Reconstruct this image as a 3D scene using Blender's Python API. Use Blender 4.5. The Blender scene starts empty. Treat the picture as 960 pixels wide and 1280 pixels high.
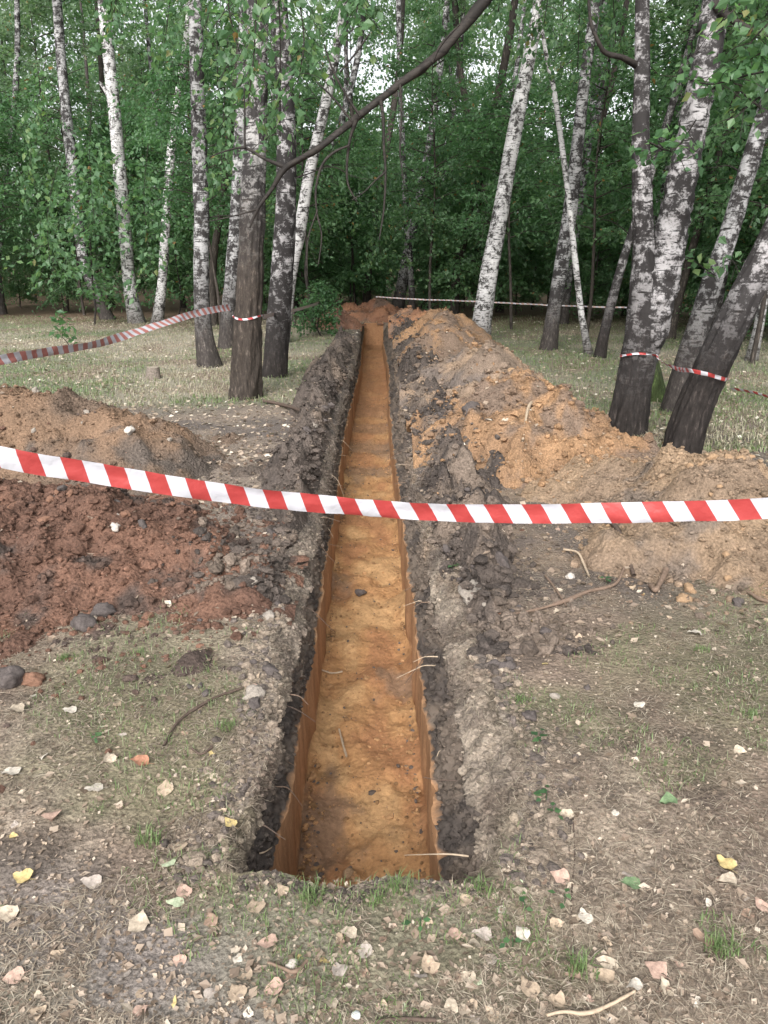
import bpy, math
import numpy as np
from mathutils import Vector

# ------------------------------------------------------------------ camera, sky, sun, exposure
sc = bpy.context.scene
col = sc.collection
FPX, PITCH, CAMH = 970.0, math.radians(17.7), 1.55
cd = bpy.data.cameras.new("camera")
cd.sensor_fit = 'VERTICAL'; cd.sensor_height = 36.0; cd.sensor_width = 27.0
cd.lens = FPX / 1280 * 36.0
cd.clip_start = 0.05; cd.clip_end = 2000
cam = bpy.data.objects.new("camera", cd); col.objects.link(cam)
cam.location = (0, 0, CAMH); cam.rotation_euler = (math.pi / 2 - PITCH, 0, 0)
sc.camera = cam

SUN_EL, SUN_AZ = math.radians(37), math.radians(-168)     # azimuth from +Y towards +X: behind and to the left
w = bpy.data.worlds.new("World"); sc.world = w; w.use_nodes = True
nt = w.node_tree; nt.nodes.clear()
sky = nt.nodes.new('ShaderNodeTexSky'); sky.sky_type = 'NISHITA'; sky.sun_disc = False
sky.sun_elevation = SUN_EL; sky.sun_rotation = SUN_AZ; sky.dust_density = 4.0; sky.air_density = 1.0; sky.ozone_density = 1.0
hs = nt.nodes.new('ShaderNodeHueSaturation'); hs.inputs['Saturation'].default_value = 0.18
bg = nt.nodes.new('ShaderNodeBackground'); bg.inputs['Strength'].default_value = 0.15
wo = nt.nodes.new('ShaderNodeOutputWorld')
nt.links.new(sky.outputs[0], hs.inputs['Color']); nt.links.new(hs.outputs[0], bg.inputs['Color']); nt.links.new(bg.outputs[0], wo.inputs[0])
sl = bpy.data.lights.new("sun", 'SUN'); sl.energy = 1.5; sl.angle = math.radians(28); sl.color = (1.0, 0.965, 0.91)
so = bpy.data.objects.new("sun", sl); col.objects.link(so)
sd = Vector((math.sin(SUN_AZ) * math.cos(SUN_EL), math.cos(SUN_AZ) * math.cos(SUN_EL), math.sin(SUN_EL)))
so.rotation_euler = sd.to_track_quat('Z', 'Y').to_euler(); so.location = (-6, -8, 20)
sc.view_settings.view_transform = 'Standard'; sc.view_settings.look = 'None'
sc.view_settings.exposure = 1.08; sc.view_settings.gamma = 1.0
sc.render.engine = 'CYCLES'
cy = sc.cycles
cy.use_denoising = True
cy.max_bounces = 6; cy.diffuse_bounces = 4; cy.glossy_bounces = 2; cy.transmission_bounces = 4; cy.transparent_max_bounces = 4
cy.sample_clamp_indirect = 6.0

R = np.random.default_rng(7)
CP, SP = math.cos(PITCH), math.sin(PITCH)

# ------------------------------------------------------------------ surveying helpers (photo point -> place in metres)
def G(px, py, z=0.0):
    x, y = px - 480, 640 - py
    dY = FPX * CP + y * SP; dZ = -FPX * SP + y * CP
    t = (z - CAMH) / dZ
    return x * t, dY * t
def A(px, py, Y):
    x, y = px - 480, 640 - py
    dY = FPX * CP + y * SP; dZ = -FPX * SP + y * CP
    t = Y / dY
    return x * t, CAMH + dZ * t
def depth(Y, Z): return Y * CP - (Z - CAMH) * SP

# ------------------------------------------------------------------ noise
def _hash(ix, iy, iz, s):
    with np.errstate(over='ignore'):
        n = ix.astype(np.uint32) * np.uint32(374761393) + iy.astype(np.uint32) * np.uint32(668265263) + iz.astype(np.uint32) * np.uint32(2246822519) + np.uint32((s * 3266489917) & 0xffffffff)
        n = (n ^ (n >> np.uint32(13))) * np.uint32(1274126177)
        n = n ^ (n >> np.uint32(16)); n = n * np.uint32(2654435761); n = n ^ (n >> np.uint32(15))
    return n.astype(np.float64) / 4294967295.0
def vn(x, y, z=0.0, s=0):
    x, y, z = np.broadcast_arrays(np.asarray(x, float), np.asarray(y, float), np.asarray(z, float))
    fx, fy, fz = np.floor(x), np.floor(y), np.floor(z)
    tx, ty, tz = x - fx, y - fy, z - fz
    tx = tx * tx * (3 - 2 * tx); ty = ty * ty * (3 - 2 * ty); tz = tz * tz * (3 - 2 * tz)
    ix, iy, iz = fx.astype(np.int64), fy.astype(np.int64), fz.astype(np.int64)
    def h(a, b, c): return _hash(ix + a, iy + b, iz + c, s)
    l = lambda a, b, t: a + (b - a) * t
    return l(l(l(h(0,0,0), h(1,0,0), tx), l(h(0,1,0), h(1,1,0), tx), ty),
             l(l(h(0,0,1), h(1,0,1), tx), l(h(0,1,1), h(1,1,1), tx), ty), tz) * 2 - 1
def fbm(x, y, z=0.0, o=4, s=0, g=0.5):
    r = 0; a = 1.0; f = 1.0
    for i in range(o):
        r = r + a * vn(np.asarray(x) * f + 17.3 * i, np.asarray(y) * f - 9.1 * i, np.asarray(z) * f, s + i); a *= g; f *= 2.03
    return r
def sst(a, b, x):
    t = np.clip((x - a) / (b - a), 0, 1); return t * t * (3 - 2 * t)

# ------------------------------------------------------------------ mesh helpers
def mesh(name, V, F, mats, smooth=True, cols=None, tint=None, uv=None, midx=None):
    V = np.asarray(V, np.float32); F = np.asarray(F, np.int32)
    m = bpy.data.meshes.new(name)
    n, k = F.shape
    m.vertices.add(len(V)); m.vertices.foreach_set('co', V.ravel())
    m.loops.add(n * k); m.loops.foreach_set('vertex_index', F.ravel())
    m.polygons.add(n); m.polygons.foreach_set('loop_start', np.arange(0, n * k, k, dtype=np.int32))
    m.update(calc_edges=True)
    m.polygons.foreach_set('use_smooth', np.full(n, smooth, bool))
    if cols is not None:
        a = m.color_attributes.new('Col', 'FLOAT_COLOR', 'POINT')
        c = np.ones((len(V), 4), np.float32); c[:, :3] = cols; a.data.foreach_set('color', c.ravel())
    if tint is not None:
        a = m.attributes.new('tint', 'FLOAT', 'POINT'); a.data.foreach_set('value', np.asarray(tint, np.float32))
    if uv is not None:
        l = m.uv_layers.new(name='UVMap'); l.data.foreach_set('uv', np.asarray(uv, np.float32)[F.ravel()].ravel())
    for q in (mats if isinstance(mats, (list, tuple)) else [mats]): m.materials.append(q)
    if midx is not None: m.polygons.foreach_set('material_index', np.asarray(midx, np.int32))
    m.update()
    return m
def ob(name, data, parent=None, loc=(0, 0, 0), label=None, cat=None, group=None, kind=None):
    o = bpy.data.objects.new(name, data); col.objects.link(o); o.location = loc
    if parent is not None: o.parent = parent
    if label: o['label'] = label
    if cat: o['category'] = cat
    if group: o['group'] = group
    if kind: o['kind'] = kind
    return o
def thing(name, label, cat, loc=(0, 0, 0), group=None):
    return ob(name, None, None, loc, label, cat, group)
def gridfaces(nr, nc, wrap=False):
    i = np.arange(nr - 1)[:, None]; j = np.arange(nc if wrap else nc - 1)[None, :]
    a = i * nc + j; b = i * nc + (j + 1) % nc
    return np.stack([a, b, b + nc, a + nc], -1).reshape(-1, 4)
def spline(P, n):
    """Catmull-Rom through rows of P (any number of columns), n samples per span or a total list."""
    P = np.asarray(P, float)
    Q = np.vstack([2 * P[0] - P[1], P, 2 * P[-1] - P[-2]])
    out = []
    for i in range(1, len(Q) - 2):
        t = np.linspace(0, 1, n, endpoint=False)[:, None]
        p0, p1, p2, p3 = Q[i-1], Q[i], Q[i+1], Q[i+2]
        out.append(0.5 * ((2*p1) + (-p0+p2)*t + (2*p0-5*p1+4*p2-p3)*t*t + (-p0+3*p1-3*p2+p3)*t**3))
    out.append(P[-1:]); return np.vstack(out)
def frames(C):
    T = np.gradient(C, axis=0); T /= np.linalg.norm(T, axis=1)[:, None] + 1e-12
    ref = np.array([1.0, 0, 0]) if abs(T[0][0]) < 0.9 else np.array([0, 1.0, 0])
    N = np.zeros_like(C)
    n = ref - T[0] * ref.dot(T[0]); N[0] = n / np.linalg.norm(n)
    for i in range(1, len(C)):
        n = N[i-1] - T[i] * N[i-1].dot(T[i]); N[i] = n / (np.linalg.norm(n) + 1e-12)
    return T, N, np.cross(T, N)
def tube(C, r, sides, disp=None, cap=True):
    C = np.asarray(C, float); r = np.broadcast_to(np.asarray(r, float), (len(C),))
    T, N, B = frames(C)
    th = np.linspace(0, 2 * math.pi, sides, endpoint=False)
    rr = r[:, None] * np.ones((1, sides))
    if disp is not None: rr = rr + disp(th[None, :], np.arange(len(C))[:, None], rr)
    V = C[:, None, :] + rr[..., None] * (np.cos(th)[None, :, None] * N[:, None, :] + np.sin(th)[None, :, None] * B[:, None, :])
    V = V.reshape(-1, 3); F = gridfaces(len(C), sides, True)
    if cap:
        V = np.vstack([V, C[:1], C[-1:]]); a, b = len(V) - 2, len(V) - 1
        j = np.arange(sides); k = (j + 1) % sides; o = (len(C) - 1) * sides
        F = np.vstack([F, np.stack([np.full(sides, a), k, j, j], 1)[:, [0, 1, 2, 2]], np.stack([np.full(sides, b), o + j, o + k, o + k], 1)])
        # degenerate quads are avoided: fold each cap triangle to a quad through the ring
        F = F[: (len(C) - 1) * sides]
        V = V[:-2]
    return V, F
def join(parts):
    Vs, Fs, o = [], [], 0
    for V, F in parts:
        Vs.append(V); Fs.append(F + o); o += len(V)
    return np.vstack(Vs), np.vstack(Fs)

# ------------------------------------------------------------------ materials
def newmat(name):
    m = bpy.data.materials.new(name); m.use_nodes = True
    t = m.node_tree; t.nodes.clear()
    o = t.nodes.new('ShaderNodeOutputMaterial'); p = t.nodes.new('ShaderNodeBsdfPrincipled')
    t.links.new(p.outputs[0], o.inputs[0]); p.inputs['Specular IOR Level'].default_value = 0.2
    p.inputs['Roughness'].default_value = 0.9
    return m, t, p, o
def N_(t, kind, **kw):
    n = t.nodes.new(kind)
    for k, v in kw.items():
        if k in n.inputs: n.inputs[k].default_value = v
        else: setattr(n, k, v)
    return n
def ramp(t, fac, stops):
    r = t.nodes.new('ShaderNodeValToRGB'); e = r.color_ramp.elements
    while len(e) < len(stops): e.new(0.5)
    for i, (p, c) in enumerate(stops):
        e[i].position = p; e[i].color = (*c, 1) if len(c) == 3 else c
    t.links.new(fac, r.inputs[0]); return r
def g(v): return (v, v, v)
def soil_mat(name, fine=90, bump=0.5, dist=0.01, contrast=0.35):
    m, t, p, o = newmat(name)
    c = N_(t, 'ShaderNodeVertexColor', layer_name='Col')
    tc = N_(t, 'ShaderNodeTexCoord')
    n1 = N_(t, 'ShaderNodeTexNoise', Scale=fine, Detail=6.0, Roughness=0.7)
    n2 = N_(t, 'ShaderNodeTexNoise', Scale=fine * 0.2, Detail=5.0, Roughness=0.65)
    vo = N_(t, 'ShaderNodeTexVoronoi', Scale=fine * 0.55)
    for n in (n1, n2, vo): t.links.new(tc.outputs['Object'], n.inputs['Vector'])
    r1 = ramp(t, n1.outputs[0], [(0.3, g(1 - contrast)), (0.7, g(1 + contrast))])
    r2 = ramp(t, n2.outputs[0], [(0.3, g(0.82)), (0.7, g(1.16))])
    a = N_(t, 'ShaderNodeMixRGB', blend_type='MULTIPLY'); a.inputs[0].default_value = 1
    b = N_(t, 'ShaderNodeMixRGB', blend_type='MULTIPLY'); b.inputs[0].default_value = 1
    t.links.new(c.outputs[0], a.inputs[1]); t.links.new(r1.outputs[0], a.inputs[2])
    t.links.new(a.outputs[0], b.inputs[1]); t.links.new(r2.outputs[0], b.inputs[2])
    t.links.new(b.outputs[0], p.inputs['Base Color'])
    ad = N_(t, 'ShaderNodeMath', operation='ADD'); t.links.new(n1.outputs[0], ad.inputs[0]); t.links.new(vo.outputs[0], ad.inputs[1])
    bp = N_(t, 'ShaderNodeBump', Strength=bump, Distance=dist); t.links.new(ad.outputs[0], bp.inputs['Height'])
    t.links.new(bp.outputs[0], p.inputs['Normal'])
    return m
M_ground = soil_mat('forest_floor_soil', 100, 0.8, 0.010, 0.6)
M_soil = soil_mat('dug_soil', 80, 0.9, 0.014, 0.45)
M_floor = soil_mat('trench_sand', 55, 0.55, 0.012, 0.26)
def wall_mat():
    m, t, p, o = newmat('trench_wall_soil')
    c = N_(t, 'ShaderNodeVertexColor', layer_name='Col'); tc = N_(t, 'ShaderNodeTexCoord')
    mp = N_(t, 'ShaderNodeMapping'); mp.inputs['Scale'].default_value = (30, 30, 6)
    t.links.new(tc.outputs['Object'], mp.inputs[0])
    n1 = N_(t, 'ShaderNodeTexNoise', Scale=1.6, Detail=6.0, Roughness=0.7); t.links.new(mp.outputs[0], n1.inputs['Vector'])
    n2 = N_(t, 'ShaderNodeTexNoise', Scale=60.0, Detail=5.0, Roughness=0.7); t.links.new(tc.outputs['Object'], n2.inputs['Vector'])
    ad = N_(t, 'ShaderNodeMath', operation='ADD'); t.links.new(n1.outputs[0], ad.inputs[0]); t.links.new(n2.outputs[0], ad.inputs[1])
    hf = N_(t, 'ShaderNodeMath', operation='MULTIPLY'); hf.inputs[1].default_value = 0.5; t.links.new(ad.outputs[0], hf.inputs[0])
    r = ramp(t, hf.outputs[0], [(0.32, g(0.68)), (0.66, g(1.3))])
    a = N_(t, 'ShaderNodeMixRGB', blend_type='MULTIPLY'); a.inputs[0].default_value = 1
    t.links.new(c.outputs[0], a.inputs[1]); t.links.new(r.outputs[0], a.inputs[2]); t.links.new(a.outputs[0], p.inputs['Base Color'])
    bp = N_(t, 'ShaderNodeBump', Strength=0.6, Distance=0.012); t.links.new(hf.outputs[0], bp.inputs['Height']); t.links.new(bp.outputs[0], p.inputs['Normal'])
    return m
M_wall = wall_mat()

def bark_mat(name, white=(0.62, 0.61, 0.60), black=(0.035, 0.032, 0.032), dark_h=0.8, blend=0.8, marks=0.5, base=(0.07, 0.06, 0.052), bump=0.5, lich=0.0):
    """birch bark: pale skin with dark lenticels and scars; rough dark bark low on the stem (the object origin is the tree base)"""
    m, t, p, o = newmat(name)
    tc = N_(t, 'ShaderNodeTexCoord'); oi = N_(t, 'ShaderNodeObjectInfo')
    off = N_(t, 'ShaderNodeVectorMath', operation='SCALE'); off.inputs[3].default_value = 37.0
    cmb = N_(t, 'ShaderNodeCombineXYZ'); t.links.new(oi.outputs['Random'], cmb.inputs[0]); t.links.new(oi.outputs['Random'], cmb.inputs[2]); t.links.new(cmb.outputs[0], off.inputs[0])
    va = N_(t, 'ShaderNodeVectorMath', operation='ADD'); t.links.new(tc.outputs['Object'], va.inputs[0]); t.links.new(off.outputs[0], va.inputs[1])
    def noise(scale, vec, detail=5.0, rough=0.6):
        mp = N_(t, 'ShaderNodeMapping'); mp.inputs['Scale'].default_value = vec; t.links.new(va.outputs[0], mp.inputs[0])
        n = N_(t, 'ShaderNodeTexNoise', Scale=scale, Detail=detail, Roughness=rough); t.links.new(mp.outputs[0], n.inputs['Vector']); return n
    lent = noise(1.0, (7, 7, 42), 5.0, 0.6)
    scar = noise(1.0, (6.5, 6.5, 6.5), 8.0, 0.78)
    grey = noise(1.0, (3, 3, 2), 4.0)
    fur = noise(1.0, (30, 30, 8), 8.0, 0.78)
    wh = ramp(t, grey.outputs[0], [(0.3, tuple(c * 0.62 for c in white)), (0.65, white)])
    r1 = ramp(t, lent.outputs[0], [(0.39, g(1)), (0.455, g(0))])
    r2 = ramp(t, scar.outputs[0], [(0.55 - 0.12 * marks, g(0)), (0.62 - 0.10 * marks, g(1))])
    sp = N_(t, 'ShaderNodeSeparateXYZ'); t.links.new(tc.outputs['Object'], sp.inputs[0])
    sub = N_(t, 'ShaderNodeMath', operation='MULTIPLY_ADD'); sub.inputs[1].default_value = 3.4; t.links.new(scar.outputs[0], sub.inputs[0])   # z + wobble
    t.links.new(sp.outputs[2], sub.inputs[2])
    mr = N_(t, 'ShaderNodeMapRange'); mr.inputs['From Min'].default_value = dark_h + 1.7 - blend / 2; mr.inputs['From Max'].default_value = dark_h + 1.7 + blend / 2
    mr.inputs['To Min'].default_value = 1; mr.inputs['To Max'].default_value = 0; t.links.new(sub.outputs[0], mr.inputs['Value'])
    bs = ramp(t, fur.outputs[0], [(0.35, tuple(c * 0.35 for c in base)), (0.56, base), (0.70, tuple(min(1, c * 4.0) for c in base))])
    mx1 = N_(t, 'ShaderNodeMixRGB'); mx1.inputs[2].default_value = (*black, 1); t.links.new(r1.outputs[0], mx1.inputs[0]); t.links.new(wh.outputs[0], mx1.inputs[1])
    mx2 = N_(t, 'ShaderNodeMixRGB'); mx2.inputs[2].default_value = (*[c * 1.3 for c in black], 1); t.links.new(r2.outputs[0], mx2.inputs[0]); t.links.new(mx1.outputs[0], mx2.inputs[1])
    mx3 = N_(t, 'ShaderNodeMixRGB'); t.links.new(mr.outputs[0], mx3.inputs[0]); t.links.new(mx2.outputs[0], mx3.inputs[1]); t.links.new(bs.outputs[0], mx3.inputs[2])
    t.links.new(mx3.outputs[0], p.inputs['Base Color'])
    p.inputs['Roughness'].default_value = 0.75
    sm = N_(t, 'ShaderNodeMath', operation='MULTIPLY'); t.links.new(fur.outputs[0], sm.inputs[0]); t.links.new(mr.outputs[0], sm.inputs[1])
    s2 = N_(t, 'ShaderNodeMath', operation='MULTIPLY_ADD'); s2.inputs[1].default_value = 0.25; t.links.new(lent.outputs[0], s2.inputs[0]); t.links.new(sm.outputs[0], s2.inputs[2])
    bp = N_(t, 'ShaderNodeBump', Strength=bump, Distance=0.02); t.links.new(s2.outputs[0], bp.inputs['Height']); t.links.new(bp.outputs[0], p.inputs['Normal'])
    return m
B_white = bark_mat('birch_bark_white', (0.56, 0.55, 0.55), black=(0.025, 0.023, 0.022), dark_h=0.25, blend=0.9, marks=0.5)
B_grey = bark_mat('birch_bark_grey', (0.40, 0.395, 0.40), black=(0.022, 0.020, 0.020), dark_h=0.8, blend=1.0, marks=0.85, base=(0.055, 0.047, 0.043))
B_old = bark_mat('birch_bark_old', (0.36, 0.35, 0.345), black=(0.022, 0.02, 0.02), dark_h=2.0, blend=1.3, marks=0.85, base=(0.062, 0.050, 0.042), bump=1.0)
B_scarred = bark_mat('birch_bark_scarred', (0.40, 0.385, 0.39), black=(0.02, 0.018, 0.018), dark_h=0.75, blend=1.2, marks=1.15, base=(0.030, 0.025, 0.023), bump=0.9)
B_dark = bark_mat('dark_bark', (0.06, 0.05, 0.045), dark_h=9.0, blend=3.0, marks=0.6, base=(0.055, 0.046, 0.04))
B_twig = bark_mat('twig_bark', (0.040, 0.034, 0.030), dark_h=0, marks=0.5, black=(0.015, 0.013, 0.012), base=(0.035, 0.03, 0.025), bump=0.2)

def leaf_mat(name, stops, trans=0.55, rough=0.45):
    m, t, p, o = newmat(name)
    at = N_(t, 'ShaderNodeAttribute', attribute_name='tint')
    r = ramp(t, at.outputs['Fac'], stops)
    t.links.new(r.outputs[0], p.inputs['Base Color']); p.inputs['Roughness'].default_value = rough
    p.inputs['Specular IOR Level'].default_value = 0.5
    tr = N_(t, 'ShaderNodeBsdfTranslucent')
    mul = N_(t, 'ShaderNodeMixRGB', blend_type='MULTIPLY'); mul.inputs[0].default_value = 1; mul.inputs[2].default_value = (1.3, 1.45, 0.9, 1)
    t.links.new(r.outputs[0], mul.inputs[1]); t.links.new(mul.outputs[0], tr.inputs[0])
    mx = N_(t, 'ShaderNodeMixShader'); mx.inputs[0].default_value = trans
    t.links.new(p.outputs[0], mx.inputs[1]); t.links.new(tr.outputs[0], mx.inputs[2]); t.links.new(mx.outputs[0], o.inputs[0])
    return m
GREEN = [(0.0, (0.074, 0.148, 0.078)), (0.45, (0.108, 0.205, 0.105)), (0.85, (0.15, 0.265, 0.13)), (0.985, (0.20, 0.28, 0.12)), (1.0, (0.28, 0.17, 0.07))]
M_leaf = leaf_mat('green_leaf', GREEN)
M_leaf_pale = leaf_mat('pale_green_leaf', [(0.0, (0.105, 0.175, 0.105)), (0.6, (0.16, 0.245, 0.145)), (0.94, (0.21, 0.28, 0.165)), (1.0, (0.30, 0.18, 0.08))])
M_leaf_bright = leaf_mat('bright_green_leaf', [(0.0, (0.06, 0.135, 0.065)), (0.6, (0.095, 0.195, 0.09)), (1.0, (0.14, 0.25, 0.115))])
M_grass = leaf_mat('grass_blade', [(0.0, (0.10, 0.16, 0.06)), (0.5, (0.16, 0.22, 0.09)), (0.8, (0.245, 0.23, 0.165)), (1.0, (0.36, 0.325, 0.25))], 0.3)
M_straw = leaf_mat('dry_straw', [(0.0, (0.08, 0.062, 0.05)), (0.35, (0.20, 0.158, 0.122)), (0.7, (0.29, 0.24, 0.185)), (1.0, (0.44, 0.385, 0.305))], 0.1)
M_litter = leaf_mat('dead_leaf_litter', [(0.0, (0.10, 0.075, 0.055)), (0.4, (0.24, 0.18, 0.135)), (0.75, (0.40, 0.32, 0.25)), (0.95, (0.60, 0.53, 0.44)), (1.0, (0.70, 0.66, 0.58))], 0.1)
def plain(name, c, rough=0.85, var=0.25, scale=60):
    m, t, p, o = newmat(name); tc = N_(t, 'ShaderNodeTexCoord')
    n = N_(t, 'ShaderNodeTexNoise', Scale=scale, Detail=5.0, Roughness=0.65); t.links.new(tc.outputs['Object'], n.inputs['Vector'])
    r = ramp(t, n.outputs[0], [(0.3, tuple(max(0, v * (1 - var)) for v in c)), (0.7, tuple(v * (1 + var) for v in c))])
    t.links.new(r.outputs[0], p.inputs['Base Color']); p.inputs['Roughness'].default_value = rough
    bp = N_(t, 'ShaderNodeBump', Strength=0.3, Distance=0.004); t.links.new(n.outputs[0], bp.inputs['Height']); t.links.new(bp.outputs[0], p.inputs['Normal'])
    return m
def tape_mat(name='red_white_tape', fade=0.0):
    m, t, p, o = newmat(name)
    uv = N_(t, 'ShaderNodeUVMap', uv_map='UVMap'); sp = N_(t, 'ShaderNodeSeparateXYZ'); t.links.new(uv.outputs[0], sp.inputs[0])
    fr = N_(t, 'ShaderNodeMath', operation='FRACT'); t.links.new(sp.outputs[0], fr.inputs[0])
    gt = N_(t, 'ShaderNodeMath', operation='GREATER_THAN'); gt.inputs[1].default_value = 0.5; t.links.new(fr.outputs[0], gt.inputs[0])
    tc = N_(t, 'ShaderNodeTexCoord'); n = N_(t, 'ShaderNodeTexNoise', Scale=14.0, Detail=4.0); t.links.new(tc.outputs['Object'], n.inputs['Vector'])
    r1 = ramp(t, n.outputs[0], [(0.3, (0.42, 0.42, 0.46)), (0.7, (0.49, 0.49, 0.53))])
    r2 = ramp(t, n.outputs[0], [(0.3, tuple(a + (b - a) * fade for a, b in zip((0.30, 0.036, 0.036), (0.45, 0.36, 0.30)))), (0.7, tuple(a + (b - a) * fade for a, b in zip((0.35, 0.048, 0.046), (0.50, 0.42, 0.36))))])
    mx = N_(t, 'ShaderNodeMixRGB'); t.links.new(gt.outputs[0], mx.inputs[0]); t.links.new(r1.outputs[0], mx.inputs[1]); t.links.new(r2.outputs[0], mx.inputs[2])
    t.links.new(mx.outputs[0], p.inputs['Base Color']); p.inputs['Roughness'].default_value = 0.42; p.inputs['Specular IOR Level'].default_value = 0.4
    n2 = N_(t, 'ShaderNodeTexNoise', Scale=30.0, Detail=3.0); t.links.new(tc.outputs['Object'], n2.inputs['Vector'])
    bp = N_(t, 'ShaderNodeBump', Strength=0.5, Distance=0.008); t.links.new(n2.outputs[0], bp.inputs['Height']); t.links.new(bp.outputs[0], p.inputs['Normal'])
    return m
M_tape = tape_mat(); M_tape_faded = tape_mat('faded_tape', 0.75)

# ------------------------------------------------------------------ ground and trench
Y0, Y1 = 1.635, 22.3
TD = 0.62                                                  # trench depth
def xc(y): return -0.098 - 0.0088 * (y - 2.0) + 0.02 * np.sin(y * 0.55)
def rimL(y): return 0.36 + 0.045 * vn(y * 2.3, 3.1, 0, 11) + 0.03 * vn(y * 7, 1.0, 0, 12) + 0.05 * np.exp(-((y - 3.6) / 0.7) ** 2)
def rimR(y): return 0.395 + 0.05 * vn(y * 2.1, 8.1, 0, 13) + 0.04 * vn(y * 6.5, 5.0, 0, 14) + 0.07 * np.exp(-((y - 2.15) / 0.35) ** 2) + 0.10 * np.exp(-((y - 3.4) / 0.8) ** 2)
def groundz(x, y):
    near = 1 / (1 + (np.hypot(x, y) / 30) ** 2)
    return 0.035 * fbm(x * 0.45, y * 0.45, 0, 3, 21) * near + 0.011 * fbm(x * 3.1, y * 3.1, 0, 4, 24) * near + 0.10 * fbm(x * 0.06, y * 0.06, 0, 2, 29) * sst(8, 40, np.hypot(x, y))
def disturbed(x, y):
    d = x - xc(y); wb = 0.25 * vn(x * 2, y * 2, 0, 66)
    a = sst(3.0, 3.7, y + wb) * sst(0.25, 0.4, d) * sst(2.0, 1.4, d + wb)
    b = sst(3.1, 3.9, y + wb) * sst(-0.25, -0.4, d) * sst(9.6, 7.6, y + wb - 0.6 * d * 0) * sst(-4.6, -3.6, d + wb)
    c = sst(0.75, 0.4, np.abs(d)) * sst(3.0, 3.6, y) * (y < 20)
    return np.clip(np.maximum(np.maximum(a, b), c), 0, 1)
def ground_col(x, y):
    litter = np.array([0.200, 0.153, 0.120]); straw = np.array([0.285, 0.232, 0.182]); dark = np.array([0.078, 0.061, 0.051]); grn = np.array([0.185, 0.185, 0.105]); grey = np.array([0.235, 0.210, 0.195])
    d = y
    a = sst(-0.25, 0.45, fbm(x * 1.7, y * 1.7, 0, 4, 31))[..., None]
    c = litter * (1 - a) + straw * a
    b = np.maximum(sst(0.1, 0.65, fbm(x * 2.9 + 5, y * 2.9, 0, 4, 35)), 0.75 * sst(0.25, 0.7, fbm(x * 13, y * 13, 0, 3, 38)))[..., None] * 0.8
    c = c * (1 - b) + dark * b
    # trodden grey earth in front of the trench
    tr = (sst(1.75, 1.45, d + 0.12 * vn(x * 3, y * 3, 0, 41)) * sst(-0.35, 0.3, fbm(x * 2.2, y * 2.2, 0, 3, 42) + 0.3))[..., None] * 0.75
    c = c * (1 - tr) + grey * tr
    gg = (sst(0.0, 0.6, fbm(x * 1.2 + 9, y * 1.2, 0, 4, 51)) * 0.45)[..., None]
    c = c * (1 - gg) + grn * gg
    # grass-straw clearing further off
    f = sst(6.5, 9.5, d)[..., None]
    pale = np.array([0.27, 0.243, 0.195]); pg = np.array([0.175, 0.180, 0.128])
    q = sst(-0.4, 0.5, fbm(x * 0.7, y * 0.7, 0, 4, 55))[..., None]
    mid = pale * q + pg * (1 - q)
    k = sst(-0.05, 0.5, fbm(x * 1.3, y * 1.3, 0, 4, 58))[..., None] * 0.75
    mid = mid * (1 - k) + litter * k
    c = c * (1 - f) + mid * f
    # brown leaf floor under the wood
    fb = sst(19, 27, d + 3 * vn(x * 0.25, y * 0.25, 0, 61))[..., None]
    c = c * (1 - fb) + np.array([0.15, 0.105, 0.075]) * fb
    # darker grey-brown litter to the right of the leaning birches
    q = disturbed(x, y)[..., None]
    lf = (x < xc(y))[..., None]
    v = sst(-0.4, 0.5, fbm(x * 3, y * 3, 0, 4, 64))[..., None]
    c = c * (1 - q) + q * np.where(lf, np.array([0.215, 0.175, 0.145]) * (1 - v) + np.array([0.13, 0.11, 0.10]) * v, np.array([0.21, 0.16, 0.12]) * (1 - v) + np.array([0.12, 0.098, 0.085]) * v)
    rd = (sst(2.3, 3.0, x) * sst(8.6, 7.0, d) * sst(3.5, 4.6, d))[..., None] * 0.8
    c = c * (1 - rd) + np.array([0.115, 0.10, 0.088]) * rd
    return c
def steps(a, b, d0, gr):
    v = [a]
    while v[-1] < b: v.append(v[-1] + max(d0, abs(v[-1]) * gr))
    return np.array(v)
ys = np.concatenate([[-60, -30, -15, -8, -4, -2, -1, -0.4, 0, 0.3, 0.55, 0.75, 0.9], steps(1.0, 60, 0.013, 0.0085), [75, 100, 140, 200, 300]])
# make two rows hug each trench end
for yy in (Y0, Y1):
    i = np.argmin(abs(ys - yy)); ys[i] = yy; ys[i + 1] = yy + 0.028
iS, iE = np.argmin(abs(ys - Y0)), np.argmin(abs(ys - Y1))
so_ = [0.0]
while so_[-1] < 200: so_.append(so_[-1] + max(0.015, 0.028 * (so_[-1] - 0.55)))
S = np.array(so_)
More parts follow.
